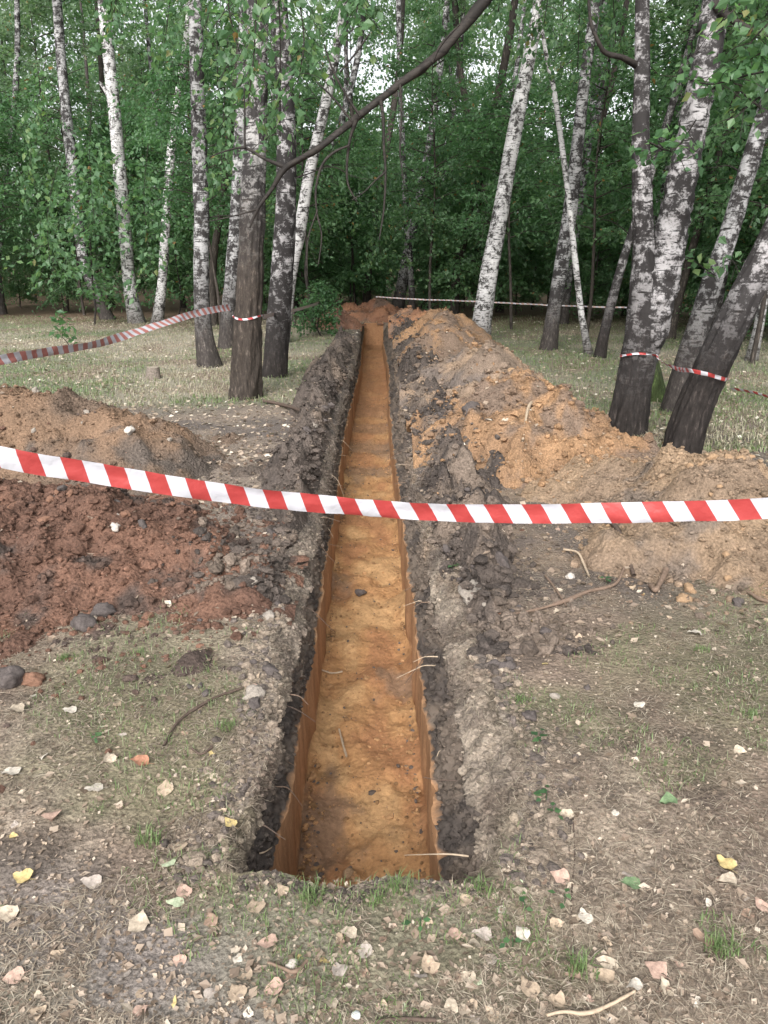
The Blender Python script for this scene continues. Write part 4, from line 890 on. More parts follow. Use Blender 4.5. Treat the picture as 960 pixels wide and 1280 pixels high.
# ---- near saplings and bushes
def sapling(name, label, x, y, seed, H, Rd, nb, ntw, per, ls, mat, z0=0.1, stem=0.02, twig_l=0.4, group=None, cat='sapling'):
    br, lf = leafy(seed, H, Rd, nb, ntw, per, ls, z0, stem, twig_l=twig_l)
    root = thing(name, label, cat, (x, y, float(surf(x, y)) - 0.02), group)
    ob('stem', mesh('stem', br[0], br[1], B_twig), root); ob('leaves', leafmesh('leaves', lf, mat), root)
    return root
x, y = G(118, 405); sapling('leafy_sapling', 'leafy broad-leaved sapling in front of the left pair of birches', x, y, 81, 4.0, 1.35, 22, 6, 10, 0.16, M_leaf, 0.12, 0.03, 0.6)
x, y = G(222, 398); sapling('leafy_sapling', 'small leafy sapling behind the thin bright white birch', x, y, 82, 3.2, 1.1, 18, 6, 9, 0.15, M_leaf, 0.12, 0.025, 0.5)
x, y = G(402, 420); sapling('green_bush', 'low green bush with dark upright stems beside the trench end', x, y, 83, 1.15, 0.55, 22, 6, 14, 0.075, M_leaf_bright, 0.05, 0.02, 0.3, cat='bush')
x, y = G(394, 415); sapling('dark_stemmed_sapling', 'tall sapling with thin dark stem rising out of the low green bush', x, y, 84, 5.2, 1.3, 20, 6, 16, 0.10, M_leaf, 0.45, 0.05, 0.5)
x, y = G(86, 436); sapling('seedling', 'small dark green seedling standing against the twisted tape', x, y, 85, 0.62, 0.26, 9, 2, 3, 0.13, M_leaf_bright, 0.25, 0.008, 0.12, cat='plant')
x, y = G(430, 415); sapling('leafy_sapling', 'bright green sapling behind the far red-brown soil heap', x, y + 6, 86, 4.8, 1.6, 24, 7, 24, 0.12, M_leaf_bright, 0.15, 0.03, 0.6)
# stump in the grass
x, y = G(192, 473); 
ang = np.linspace(0, 2 * math.pi, 18, endpoint=False)
zz = np.array([-0.05, 0.0, 0.05, 0.11, 0.16])
V, F = tube(np.stack([0 * zz, 0 * zz, zz], 1), np.array([0.13, 0.115, 0.10, 0.095, 0.09]), 18, lambda th, i, rr: 0.012 * fbm(np.cos(th) * 2.5, np.sin(th) * 2.5, i * 0.5, 3, 950))
root = thing('tree_stump', 'small weathered grey stump in the pale grass', 'stump', (x, y, 0))
ob('side', mesh('side', V, F, plain('stump_bark', (0.16, 0.135, 0.115), 0.9, 0.5, 40)), root)
cap = np.vstack([V[-18:], [[0, 0, 0.165]]]); ob('cut_face', mesh('cut_face', cap, np.array([(i, (i + 1) % 18, 18) for i in range(18)]), plain('stump_wood', (0.30, 0.26, 0.21), 0.85, 0.4, 50)), root)

# ------------------------------------------------------------------ barrier tape
def tape(label, pts, width, period=0.125, slant=0.6, seed=0, phase=0.0, group='red and white barrier tapes', wob=0.007, n=24, mat=None):
    """pts: (x, y, z, roll) ; roll 0 = face vertical"""
    P = spline(np.array(pts, float), n); C = P[:, :3]; rl = P[:, 3]
    T = np.gradient(C, axis=0); T /= np.linalg.norm(T, axis=1)[:, None]
    up = np.array([0, 0, 1.0]) - T * T[:, 2:3]; up /= np.linalg.norm(up, axis=1)[:, None] + 1e-9
    sdv = np.cross(T, up)
    wv = up * np.cos(rl)[:, None] + sdv * np.sin(rl)[:, None]; nv = np.cross(T, wv)
    s = np.concatenate([[0], np.cumsum(np.linalg.norm(np.diff(C, axis=0), axis=1))])
    v = np.linspace(-0.5, 0.5, 6)
    wb = wob * fbm(s[:, None] * 5, v[None, :] * 1.5, 0, 3, 970 + seed)
    V = C[:, None] + wv[:, None] * (v * width)[None, :, None] + nv[:, None] * wb[..., None]
    U = (s[:, None] + slant * v[None, :] * width) / period + phase
    uv = np.stack([U, np.broadcast_to(v[None, :] + 0.5, U.shape)], -1).reshape(-1, 2)
    return ob('barrier_tape', mesh('barrier_tape', V.reshape(-1, 3), gridfaces(len(C), 6), mat or M_tape, True, uv=uv), label=label, cat='tape', group=group)
def tp(px, py, Y, roll=0.0): x, z = A(px, py, Y); return (x, Y, z, roll)
tape('wide red and white striped tape sagging across the whole view over the trench', [tp(-420, 455, 2.1, 0.05), tp(-200, 517, 2.15, 0.05), tp(0, 571, 2.22, 0.08), tp(110, 590, 2.3, 0.1), tp(215, 607, 2.37, 0.15), tp(320, 622, 2.43, 0.2), tp(430, 633, 2.48, 0.25), tp(535, 640, 2.47, 0.2), tp(640, 642, 2.42, 0.12), tp(800, 641, 2.32, 0.05), tp(960, 635, 2.22, 0.05), tp(1160, 620, 2.1, 0.0), tp(1400, 590, 2.0, 0.0)], 0.069, 0.124, 0.5, 1, 0.15)
def ring(key, zc, label, width=0.05, half=False, seed=0):
    root, C, base = TREES[key]
    c = np.array([np.interp(zc, C[:, 2], C[:, k]) for k in range(4)])
    th = np.linspace(0, 2 * math.pi, 11)
    rr = c[3] * 1.13 + 0.006
    pts = [(c[0] + rr * math.cos(t), c[1] + rr * math.sin(t), zc + 0.02 * math.sin(2 * t + seed), 0.5 * math.sin(3 * t + seed)) for t in th]
    tape(label, pts, width, 0.125, 0.6, seed, 0.3, wob=0.01, n=6)
    return c, rr
zT5 = A(310, 396, TREES['T5'][2][1])[1]
c5, r5 = ring('T5', zT5, 'crumpled red and white tape band tied round the old rough trunk', 0.022, seed=2)
y5 = c5[1]
tape('twisted red and white tape running from the picture edge to the old rough trunk', [tp(-260, 500, 4.6, 0.2), tp(-100, 470, 5.1, 0.2), tp(0, 450, 5.5, 0.15), tp(60, 440, 6.0, 0.3), tp(120, 430, 6.6, 0.4), tp(170, 415, 7.3, -0.75), tp(205, 404, 7.8, -0.8), tp(240, 393, 8.5, -0.3), tp(268, 387, 9.0, -0.2), tp(288, 384, 9.45, -0.1)], 0.072, 0.125, 0.6, 3, mat=tape_mat('weathered_tape', 0.3))
tape('pale tape sagging from the speckled birch to the low green bush', [(c5[0] + r5, y5, zT5, 0.4), tp(352, 391, 12.2, 0.3), tp(375, 386, 14, 0.4), tp(398, 379, 17.6, 0.3)], 0.06, 0.125, 0.6, 4, mat=M_tape_faded)
z15 = A(795, 442, TREES['T15'][2][1])[1]
c15, r15 = ring('T15', z15, 'crumpled red tape band tied round the twin-stemmed birch', 0.02, seed=5)
z16 = A(884, 468, TREES['T16'][2][1])[1]
y16 = TREES['T16'][2][1]
tape('narrow twisted tape stretched from the twin-stemmed birch to the leaning one', [(c15[0] + r15 * 0.7, c15[1] - r15 * 0.7, z15, 0.5), tp(826, 451, 7.0, 0.9), tp(846, 461, 6.6, 0.5), tp(862, 463, 6.20, 0.2), tp(884, 468, 6.16, 0.3), tp(906, 474, 6.22, 0.6), (A(912, 474, 6.5)[0], 6.52, A(912, 474, 6.5)[1], 0.6)], 0.034, 0.125, 0.6, 6)
tape('loose tape trailing low over the grass past the leaning birch', [tp(914, 486, 9.2, 0.8), tp(935, 489, 9.0, 0.6), tp(965, 497, 8.7, 0.7), tp(1010, 505, 8.2, 0.5)], 0.05, 0.125, 0.6, 7)
tape('pale tape line far off in front of the wood, between the birches', [tp(470, 371, 21, 0.2), tp(520, 374, 20, 0.2), tp(575, 376, 19.2, 0.2), tp(640, 379, 18.8, 0.2), tp(700, 382, 18.6, 0.2), tp(770, 384, 18.2, 0.2), tp(830, 384, 18, 0.2)], 0.03, 0.125, 0.6, 8, mat=M_tape_faded)

# ------------------------------------------------------------------ ground cover: straw, litter, grass (stuff)
def flat_quads(x, y, z, L, W, rng, tilt=0.25, tint=None):
    n = len(x); th = rng.random(n) * 6.283
    d = np.stack([np.cos(th), np.sin(th), rng.normal(0, tilt, n)], 1)
    up = np.array([0, 0, 1.0]) + rng.normal(0, tilt, (n, 3))
    d /= np.linalg.norm(d, axis=1)[:, None]; s = np.cross(d, up); s /= np.linalg.norm(s, axis=1)[:, None]
    c = np.stack([x, y, z], 1); L = L[:, None]; W = W[:, None]
    lift = np.cross(s, d) * L * 0.06
    V = np.stack([c - d * L / 2, c - s * W / 2 + lift, c + d * L / 2, c + s * W / 2 + lift], 1).reshape(-1, 3)
    return V, np.arange(4 * n).reshape(-1, 4)
def scatter(n, y0, y1, rng, pw=2.0, spread=0.66):
    y = y0 + (y1 - y0) * rng.random(n) ** pw
    x = rng.uniform(-1, 1, n) * (0.25 + spread * y)
    ok = ~in_trench(x, y, -0.01); return x[ok], y[ok]
rng = np.random.default_rng(301)
def on_heap(x, y): return surf(x, y) - groundz(x, y) > 0.02
x, y = scatter(120000, 0.95, 7.5, rng, 1.6); k = ~on_heap(x, y) & (fbm(x * 2.2, y * 2.2, 0, 3, 330) > -0.45); x, y = x[k], y[k]; n = len(x)
x = np.concatenate([x, SLOPE[:, 0]]); y = np.concatenate([y, SLOPE[:, 1]]); zq = np.concatenate([groundz(x[:n], y[:n]), SLOPE[:, 2]]); n = len(x)
V, F = flat_quads(x, y, zq + 0.003, 0.02 + 0.05 * rng.random(n), 0.0012 + 0.0016 * rng.random(n), rng, 0.12)
ob('dry_straw', mesh('dry_straw', V, F, M_straw, False, tint=np.repeat(rng.random(n), 4)), label='fine dry grass stems matted over the forest floor', cat='straw', kind='stuff')
x, y = scatter(80000, 0.95, 24, rng, 2.2); xb, yb_ = scatter(19000, 6, 24, rng, 1.2, 0.85); nb_ = len(xb); x = np.concatenate([x, xb]); y = np.concatenate([y, yb_]); n = len(x)
big = np.arange(n) >= n - nb_
k = ~on_heap(x, y) | (rng.random(n) < 0.12); x, y, big = x[k], y[k], big[k]; n = len(x)
L = np.where(big, 0.022 + 0.025 * rng.random(n), 0) + (0.006 + 0.014 * rng.random(n) ** 2) * np.where(y > 5, 1.8, 1) + np.where((rng.random(n) < 0.05) & (y < 4), 0.012 + 0.012 * rng.random(n), 0) + np.where((rng.random(n) < 0.09) & (y > 3), 0.035, 0)
V, F = flat_quads(x, y, surf(x, y) + 0.004, L, L * (0.45 + 0.4 * rng.random(n)), rng, 0.3)
ob('leaf_litter', mesh('leaf_litter', V, F, M_litter, False, tint=np.repeat(np.where(big, 0.35 + 0.65 * rng.random(n), 0.86 * rng.random(n) ** 1.2), 4)), label='small crumbled dead leaf bits scattered over the ground', cat='leaf litter', kind='stuff')
def blades(x, y, h, w_, rng, lean=0.5):
    n = len(x); th = rng.random(n) * 6.283; d = np.stack([np.cos(th), np.sin(th), 0 * th], 1); s = np.stack([-np.sin(th), np.cos(th), 0 * th], 1)
    b = np.stack([x, y, surf(x, y) - 0.003], 1); h = h[:, None]; w_ = w_[:, None]; le = lean * (0.3 + rng.random((n, 1)))
    m = b + d * h * le * 0.35 + [0, 0, 1] * h * 0.6; t = b + d * h * le + [0, 0, 1] * h * (1.0 - 0.35 * le)
    V = np.stack([b - s * w_ / 2, b + s * w_ / 2, m + s * w_ * 0.4, m - s * w_ * 0.4, t], 1)
    F = np.array([[0, 1, 2, 3], [3, 2, 4, 4]])
    Fq = np.arange(n)[:, None] * 5 + np.array([[0, 1, 2, 3]]); Ft = np.arange(n)[:, None] * 5 + np.array([[3, 2, 4]])
    return V.reshape(-1, 3), Fq, Ft
def blade_mesh(name, x, y, h, w_, rng, tint, mat, lean=0.5, origin=None):
    V, Fq, Ft = blades(x, y, h, w_, rng, lean)
    T = np.vstack([Fq[:, [0, 1, 2]], Fq[:, [0, 2, 3]], Ft])
    if origin is not None: V = V - origin
    return mesh(name, V, T, mat, False, tint=np.repeat(tint, 5))
x, y = scatter(60000, 0.95, 7.0, rng, 1.5); k = ~on_heap(x, y) & (disturbed(x, y) < 0.3) & (fbm(x * 1.2 + 9, y * 1.2, 0, 4, 51) + 0.5 * fbm(x * 6, y * 6, 0, 2, 340) > 0.42); x, y = x[k], y[k]; n = len(x)
gm = blade_mesh('grass', x, y, 0.012 + 0.03 * rng.random(n) ** 1.5, 0.0018 + 0.0014 * rng.random(n), rng, rng.random(n) * 0.75, M_grass, 0.9)
ob('grass', gm, label='thin green grass growing in patches on the forest floor', cat='grass', kind='stuff')
x, y = scatter(125000, 6.5, 25, rng, 1.3, 0.85); k = ~on_heap(x, y) & (disturbed(x, y) < 0.5 * rng.random(len(x)) + 0.1); x, y = x[k], y[k]; n = len(x)
gm = blade_mesh('dry_grass', x, y, 0.03 + 0.06 * rng.random(n), 0.005 + 0.006 * rng.random(n), rng, np.clip(0.35 + 0.7 * rng.random(n) + 0.45 * fbm(x * 0.7, y * 0.7, 0, 3, 55), 0, 1), M_grass, 1.1)
ob('dry_grass', gm, label='pale short half-dry grass covering the clearing', cat='grass', kind='stuff')
# tufts one can pick out
TUF = [(497, 1112, 60, .07, 'upright green grass tuft at the near end of the trench'), (388, 1132, 55, .06, 'grass tuft on the near rim, left of the trench mouth'), (470, 1130, 40, .05, 'small grass tuft growing on the middle of the trench mouth'), (600, 1115, 60, .05, 'grass tuft at the right corner of the trench mouth'), (188, 1055, 50, .06, 'thin bright green grass tuft near the pink leaves'), (285, 915, 70, .045, 'green grass patch below the long curved twig'), (725, 1215, 60, .07, 'grass tuft between fallen leaves at the lower right'), (900, 1190, 90, .055, 'broad pale grass patch by the yellow leaf pair'), (875, 818, 60, .035, 'flat green weed patch on the litter right of the trench'), (85, 830, 60, .04, 'green weed patch at the foot of the red-brown heap'), (175, 822, 40, .035, 'small weed patch by the grey foot of the red-brown heap'), (650, 880, 50, .04, 'grass tuft on the right rim of the trench'), (940, 905, 50, .035, 'faint green tuft on the litter at the picture edge'), (560, 1095, 40, .05, 'fine grass tuft hanging over the trench mouth')]
for px, py, nb, hh, lab in TUF:
    cx, cyy = G(px, py); n = nb
    xx = cx + np.clip(rng.normal(0, 0.02, n), -0.04, 0.04); yy = cyy + np.clip(rng.normal(0, 0.014, n), -0.03, 0.03)
    kk = ~in_trench(xx, yy, 0.0); xx, yy = xx[kk], yy[kk]; n = len(xx)
    org = np.array([cx, cyy, float(groundz(np.array(cx), np.array(cyy)))])
    ob('grass_tuft', blade_mesh('grass_tuft', xx, yy, hh * (0.4 + 0.7 * rng.random(n)), 0.0022 + 0.0015 * rng.random(n), rng, rng.random(n) * 0.6, M_grass, 0.7, org), None, tuple(org), lab, 'grass tuft', 'grass tufts near the trench')

# ------------------------------------------------------------------ fallen leaves
LCOL = {'cream': (0.40, 0.335, 0.26), 'white': (0.46, 0.415, 0.355), 'tan': (0.34, 0.265, 0.195), 'pink': (0.36, 0.25, 0.20), 'brown': (0.25, 0.175, 0.13), 'yellow': (0.44, 0.345, 0.16), 'green': (0.42, 0.47, 0.32), 'orange': (0.34, 0.17, 0.11), 'grey': (0.33, 0.285, 0.25), 'fresh': (0.13, 0.19, 0.10)}
LM = {k: plain('fallen_leaf_' + k, v, 0.7, 0.38, 5) for k, v in LCOL.items()}
def leaf_shape(seed, m):
    rng = np.random.default_rng(seed)
    ts = np.array([0.0, 0.12, 0.3, 0.5, 0.7, 0.87, 1.0]); ws = np.array([0.04, 0.30, 0.40, 0.34, 0.21, 0.09, 0.0]) * (0.88 + 0.24 * rng.random(7))
    curl = rng.normal(0, 0.9); fold = 0.12 + 0.25 * rng.random(); tw = rng.normal(0, 0.25)
    V = []
    for t, w_ in zip(ts, ws):
        for s in (-1, 0, 1):
            jag = 1 + 0.09 * rng.normal() if s else 1
            z = 0.05 * rng.normal() * (w_ > 0.05) + fold * w_ * abs(s) + 0.35 * curl * (t - 0.4) ** 2 + tw * s * w_ * (t - 0.5) * 0.6
            V.append(((s * w_ * jag), t - 0.45, z))
    # stalk
    V += [(-0.012, -0.44, 0.0), (0.012, -0.44, 0.0), (0.03, -0.72, 0.02), (0.05, -0.72, 0.02)]
    V = np.array(V); F = gridfaces(7, 3)
    n = 21; F = np.vstack([F, [[n, n + 1, n + 3, n + 2]]])
    V[:, 2] -= V[:, 2].min()
    return mesh('fallen_leaf', V, F, m, True)
LMESH = {k: [leaf_shape(100 + 13 * i + j, LM[k]) for i in range(4)] for j, k in enumerate(LCOL)}
nleaf = 0
def put_leaf(x, y, size, colr, label, group, rot=None, tilt=0.2, zoff=0.003, z=None):
    global nleaf; nleaf += 1
    e = 0.02
    zz = float(surf(np.array(x), np.array(y))) if z is None else z
    nx = -(float(surf(np.array(x + e), np.array(y))) - zz) / e if z is None else 0; ny = -(float(surf(np.array(x), np.array(y + e))) - zz) / e if z is None else 0
    nrm = Vector((nx * 0.7 + R.normal() * tilt, ny * 0.7 + R.normal() * tilt, 1)).normalized()
    o = ob('fallen_leaf', LMESH[colr][int(R.integers(4))], None, (x, y, zz + zoff), label, 'leaf', group)
    q = nrm.to_track_quat('Z', 'Y'); q2 = Vector((0, 0, 1)).rotation_difference(nrm)
    from mathutils import Quaternion
    o.rotation_mode = 'QUATERNION'; o.rotation_quaternion = q2 @ Quaternion((0, 0, 1), R.random() * 6.28 if rot is None else rot)
    s = size; o.scale = (s, s, s * (0.7 + 0.6 * R.random()))
    return o
SPEC = [(118, 993, 26, 'white', 'white leaf on the dark soil patch, lower left', 1.5), (175, 960, 26, 'orange', 'orange-red leaf lying near the white one', 1.4), (68, 1031, 26, 'pink', 'pink upright-tilted leaf by the left grass', 0.2), (288, 1033, 22, 'yellow', 'bright yellow leaf left of the trench mouth', 0.8), (175, 1163, 34, 'cream', 'large cream pointed leaf on the trodden grey earth', 0.0), (220, 1135, 24, 'green', 'pale green leaf above the large cream one', 1.4), (14, 973, 30, 'white', 'white leaf by the left picture edge', 1.2), (12, 1149, 30, 'cream', 'cream leaf at the lower left picture edge', 1.1), (313, 863, 20, 'pink', 'pinkish leaf beside the left trench rim', 0.7), (207, 988, 26, 'tan', 'crumpled beige leaf right of the orange-red leaf', 0.1), (225, 1063, 24, 'tan', 'beige leaf above the pale whitish-green leaf', 0.4), (210, 1085, 26, 'green', 'whitish-green leaf beside small pink leaves', 1.0), (435, 1175, 24, 'cream', 'cream leaf with ragged edge below the trench mouth', 1.1), (335, 1190, 28, 'pink', 'pinkish-brown leaf left of the ragged cream leaf', 1.6), (297, 1253, 30, 'tan', 'beige double leaf at the bottom, right of centre left', 0.6), (343, 1248, 28, 'pink', 'pink-brown leaf at the bottom beside the beige one', 1.9), (424, 1221, 28, 'grey', 'flat greyish leaf straight below the trench', 0.5), (410, 1268, 26, 'cream', 'cream leaf beside the round white disc', 0.9), (20, 1230, 28, 'pink', 'dull pink leaf low at the left edge', 1.8), (353, 1124, 20, 'tan', 'tan leaf on the left corner of the trench mouth', 0.7), (582, 1130, 22, 'tan', 'brownish-tan leaf on the near rim of the trench', 2.6), (568, 1171, 22, 'pink', 'dull brown-pink leaf under the near rim', 0.2), (603, 1171, 26, 'grey', 'bluish grey leaf below the near rim', 1.3), (648, 1120, 22, 'cream', 'cream leaf right of the trench mouth', 0.8), (700, 1100, 26, 'pink', 'salmon leaf with a light edge, right of the trench mouth', 1.0), (730, 1148, 24, 'white', 'folded white leaf on the right, upright', 0.1), (652, 1170, 24, 'white', 'white pointed leaf right below the trench mouth', 0.4), (760, 1205, 28, 'cream', 'cream leaf tip over a tan leaf, lower right', 1.2), (755, 1222, 28, 'tan', 'tan leaf half under the cream one, lower right', 0.9), (793, 1236, 24, 'white', 'white leaf at the end of the pale curved twig', 1.4), (660, 1235, 32, 'tan', 'large crumpled beige leaf at bottom right of centre', 0.4), (695, 1252, 26, 'tan', 'beige leaf beside the large crumpled one', 1.2), (585, 1225, 24, 'cream', 'pale leaf pair at the bottom centre', 1.0), (535, 1210, 28, 'tan', 'tan leaf at bottom centre on grey earth', 0.3), (905, 1090, 28, 'yellow', 'pale yellow elongated leaf at right', 0.3), (908, 1110, 24, 'cream', 'cream leaf just below the pale yellow one', 1.4), (788, 1106, 28, 'fresh', 'fresh green leaf lying right of the trench mouth', 1.2), (880, 1180, 32, 'brown', 'broad brown leaf in the grass patch at right', 0.6), (820, 1215, 30, 'pink', 'pinkish beige leaf in the lower right corner', 0.7), (832, 1238, 26, 'cream', 'pale leaf below the pinkish beige one', 0.2), (798, 888, 18, 'white', 'white leaf on brown litter right of the trench', 0.2), (868, 798, 18, 'white', 'white leaf on the litter right of the twigs', 1.3), (707, 1025, 22, 'cream', 'cream leaf with notch right of the trench rim', 1.0), (768, 1025, 12, 'white', 'tiny round white leaf right of the trench rim', 0.0), (835, 1010, 24, 'fresh', 'fresh green leaf on the litter at right', 1.7), (622, 840, 18, 'cream', 'round cream leaf on the right trench rim', 0.0), (20, 900, 24, 'cream', 'cream leaf at the left edge under the heap', 1.4), (88, 897, 20, 'white', 'small white leaf left, near the heap foot', 1.3), (138, 955, 24, 'cream', 'pale folded leaf above the dark soil patch', 0.5), (30, 1105, 28, 'yellow', 'dull yellow leaf at the left edge', 1.2), (115, 1110, 28, 'grey', 'flat grey leaf on the left', 1.4), (230, 1120, 24, 'pink', 'pink leaf left of the pale green one', 0.5), (320, 1145, 30, 'tan', 'curled beige leaf at the left foot of the rim', 0.4), (265, 1160, 24, 'brown', 'flat brown leaf in the trodden earth', 0.3), (455, 1195, 24, 'grey', 'grey leaf under the ragged cream leaf', 1.0), (950, 1140, 22, 'pink', 'rust-pink leaf at the right edge', 0.3)]
for px, py, sz, cl, lab, rot in SPEC:
    x, y = G(px, py); put_leaf(x, y, sz * depth(y, 0) / FPX * 1.0, cl, lab, 'fallen leaves around the trench', rot, 0.15)
rng = np.random.default_rng(411)
NAMES = {'cream': 'small curled cream leaf lying loose on the forest floor', 'white': 'small whitish leaf lying loose on the forest floor', 'tan': 'small crumpled tan leaf lying loose on the forest floor', 'pink': 'small dull pink-brown leaf lying loose on the forest floor', 'brown': 'small dark brown leaf lying loose on the forest floor', 'grey': 'small faded grey leaf lying loose on the forest floor', 'green': 'small pale green leaf lying loose on the forest floor', 'yellow': 'small dull yellow leaf lying loose on the forest floor'}
pal = ['cream'] * 6 + ['white'] * 3 + ['tan'] * 10 + ['pink'] * 2 + ['brown'] * 7 + ['grey'] * 5 + ['green'] + ['yellow']
while nleaf < 298:
    y = 1.15 + 3.9 * rng.random() ** 1.7; x = rng.uniform(-1, 1) * (0.15 + 0.5 * y)
    if vn(x * 2.5, y * 2.5, 0, 630) < rng.uniform(-0.9, 0.4): continue
    if in_trench(np.array(x), np.array(y), 0.03) or (on_heap(np.array(x), np.array(y)) and rng.random() < 0.8): continue
    cl = pal[int(rng.integers(len(pal)))]
    put_leaf(x, y, 0.018 + 0.026 * rng.random(), cl, NAMES[cl], cl + ' leaves strewn on the forest floor', None, 0.3, -0.001)

# ------------------------------------------------------------------ twigs, clods, small things
M_tw = [plain('twig_dark', (0.085, 0.062, 0.05), 0.85, 0.35, 60), plain('twig_pale', (0.38, 0.30, 0.22), 0.8, 0.25, 60), plain('twig_brown', (0.17, 0.12, 0.09), 0.85, 0.3, 60)]
def zat(px, py, extra=0.0):
    z = 0.0
    for _ in range(6):
        x, y = G(px, py, z); z = float(surf(np.array(x), np.array(y)))
    return x, y, z + extra
def twig(label, pts, mi, lift=0.006, z=None, name='fallen_twig', cat='twig'):
    P = []
    for px, py, w_ in pts:
        if z is None: x, y, zz = zat(px, py, lift)
        else: x, y = G(px, py, z); zz = z
        P.append((x, y, zz + 0.6 * w_ / 2 * depth(y, zz) / FPX, w_ / 2 * depth(y, zz) / FPX))
    P = spline(np.array(P), 6); org = P[0, :3].copy()
    def disp(th, i, rr): return rr * 0.35 * vn(np.cos(th) * 2, i * 0.7, np.sin(th), 990)
    V, F = tube(P[:, :3] - org, P[:, 3], 7, disp)
    return ob(name, mesh(name, V, F, M_tw[mi]), None, tuple(org), label, cat, 'twigs and sticks around the trench')
twig('long forked brown twig lying right of the trench', [(630, 768, 3), (672, 764, 4), (706, 754, 5), (735, 742, 5), (768, 733, 4), (780, 712, 3)], 2)
twig('short thick dark stick pointing down the tan heap just below the tape', [(756, 656, 6), (772, 667, 6.5), (796, 682, 5)], 0, 0.015)
twig('pale curved root lying between the trench and the tan heap', [(705, 690, 3), (722, 697, 3.5), (730, 710, 3), (736, 724, 2.5)], 1, 0.012)
twig('thin dark twig leaning over the litter beside the forked twig', [(682, 722, 3), (697, 742, 3), (708, 760, 2)], 2)
twig('long curved dark twig on the ground left of the trench', [(205, 935, 3), (220, 908, 3.5), (245, 888, 3.5), (275, 872, 3.5), (305, 862, 3)], 0)
twig('short dark curved root end beside the green grass patch', [(240, 938, 3), (252, 945, 3.5), (266, 936, 3)], 0)
twig('pale curved twig ending at a white leaf at the bottom', [(683, 1272, 4), (705, 1268, 5), (735, 1270, 5), (765, 1258, 4.5), (793, 1242, 3.5)], 1)
twig('dark stick end at the very bottom of the picture', [(470, 1280, 5), (505, 1277, 5.5), (545, 1279, 4.5)], 0)
twig('small dark twig by the white pebble below the trench', [(335, 1206, 4), (352, 1213, 5), (370, 1218, 5), (384, 1204, 4)], 2)
twig('thin straight dark root running down the ground right of the trench mouth', [(716, 1015, 1.8), (718, 1070, 2), (714, 1130, 2), (718, 1195, 1.6)], 0, 0.0)
twig('dark fallen branch on the grass beside the old rough trunk', [(330, 504, 4), (355, 510, 5), (385, 513, 4)], 0, 0.02)
twig('bent pale stick lying on the orange sand heap', [(655, 522, 3), (663, 515, 4), (685, 518, 3.5)], 1, 0.02)
twig('dark thick stick half buried in the litter at the picture edge', [(935, 743, 4), (950, 752, 6), (968, 756, 6)], 2)
twig('knobbly brown stick end lying on the foot of the tan heap', [(818, 692, 6), (824, 706, 7), (832, 716, 7)], 2, 0.012)
twig('pale straw stalk lying on the sandy trench floor', [(424, 912, 2.5), (428, 928, 3), (433, 946, 3)], 1, z=-TD + 0.035)
twig('thin pale root across the trench floor further along', [(402, 838, 2), (415, 842, 2.5), (428, 840, 2)], 1, z=-TD + 0.03)
def rootlet(label, pts, mi):
    P = spline(np.array(pts), 5); org = P[0, :3].copy(); V, F = tube(P[:, :3] - org, P[:, 3], 5)
    ob('root', mesh('root', V, F, M_tw[mi]), trench, tuple(org))
rng = np.random.default_rng(517)
for i in range(46):
    yv = Y0 + 0.15 + 6.5 * rng.random() ** 1.6; s = -1 if rng.random() < 0.5 else 1
    xb = xc(yv) + s * (0.29 + 0.01 * rng.random()); zb = -0.06 - 0.2 * rng.random(); L = 0.04 + 0.13 * rng.random()
    d = np.array([-s * (0.5 + rng.random()), rng.normal(0, 0.9), rng.normal(-0.1, 0.5)]); d /= np.linalg.norm(d)
    pts = [(xb + s * 0.03, yv, zb, 0.003), *[(*(np.array([xb, yv, zb]) + d * L * t + np.array([0, 0, -0.5 * L]) * t * t + rng.normal(0, 0.012, 3) * t), 0.003 * (1 - 0.7 * t)) for t in (0.15, 0.5, 1.0)]]
    rootlet('', pts, int(rng.integers(3)))
# clods and stones
def clod_mesh(seed, mat, flat=0.75, cols=None):
    rng = np.random.default_rng(seed)
    V, F = IV.copy(), IF
    # one subdivision
    mids = {}; V = [tuple(v) for v in V]; F2 = []
    def md(a, b):
        k = (min(a, b), max(a, b))
        if k not in mids:
            v = (np.array(V[a]) + np.array(V[b])) / 2; mids[k] = len(V); V.append(tuple(v / np.linalg.norm(v)))
        return mids[k]
    for _ in range(2):
        F2 = []
        for a, b, c in F:
            x_, y_, z_ = md(a, b), md(b, c), md(c, a); F2 += [(a, x_, z_), (b, y_, x_), (c, z_, y_), (x_, y_, z_)]
        F = F2
    V = np.array(V)
    n = 1 + 0.34 * fbm(V[:, 0] * 1.5 + seed, V[:, 1] * 1.5, V[:, 2] * 1.5, 5, 1000 + seed, 0.62)
    V = V * n[:, None] * np.array([1.15, 0.85, flat])
    return mesh('soil_clod', V, np.array(F2), mat, True)
CM = {'dark': plain('clod_dark', (0.085, 0.072, 0.068), 0.95, 0.4, 6), 'red': plain('clod_red', (0.17, 0.095, 0.065), 0.95, 0.35, 6), 'sand': plain('clod_sand', (0.27, 0.18, 0.11), 0.95, 0.3, 6), 'pale': plain('pebble_pale', (0.42, 0.38, 0.34), 0.8, 0.2, 3), 'grey': plain('clod_grey', (0.25, 0.22, 0.19), 0.95, 0.35, 6)}
CMM = {k: [clod_mesh(17 * i + j, m) for i in range(4)] for j, (k, m) in enumerate(CM.items())}
def clod(px, py, w_, k, label, group=None, z=None, name='soil_clod', cat='clod'):
    if z is None: x, y, zz = zat(px, py)
    else: x, y = G(px, py, z); zz = z
    r = w_ / 2 * depth(y, zz) / FPX
    o = ob(name, CMM[k][int(R.integers(4))], None, (x, y, zz + r * 0.3), label, cat, group)
    o.rotation_euler = (R.normal() * 0.3, R.normal() * 0.3, R.random() * 6.28); o.scale = (r, r, r)
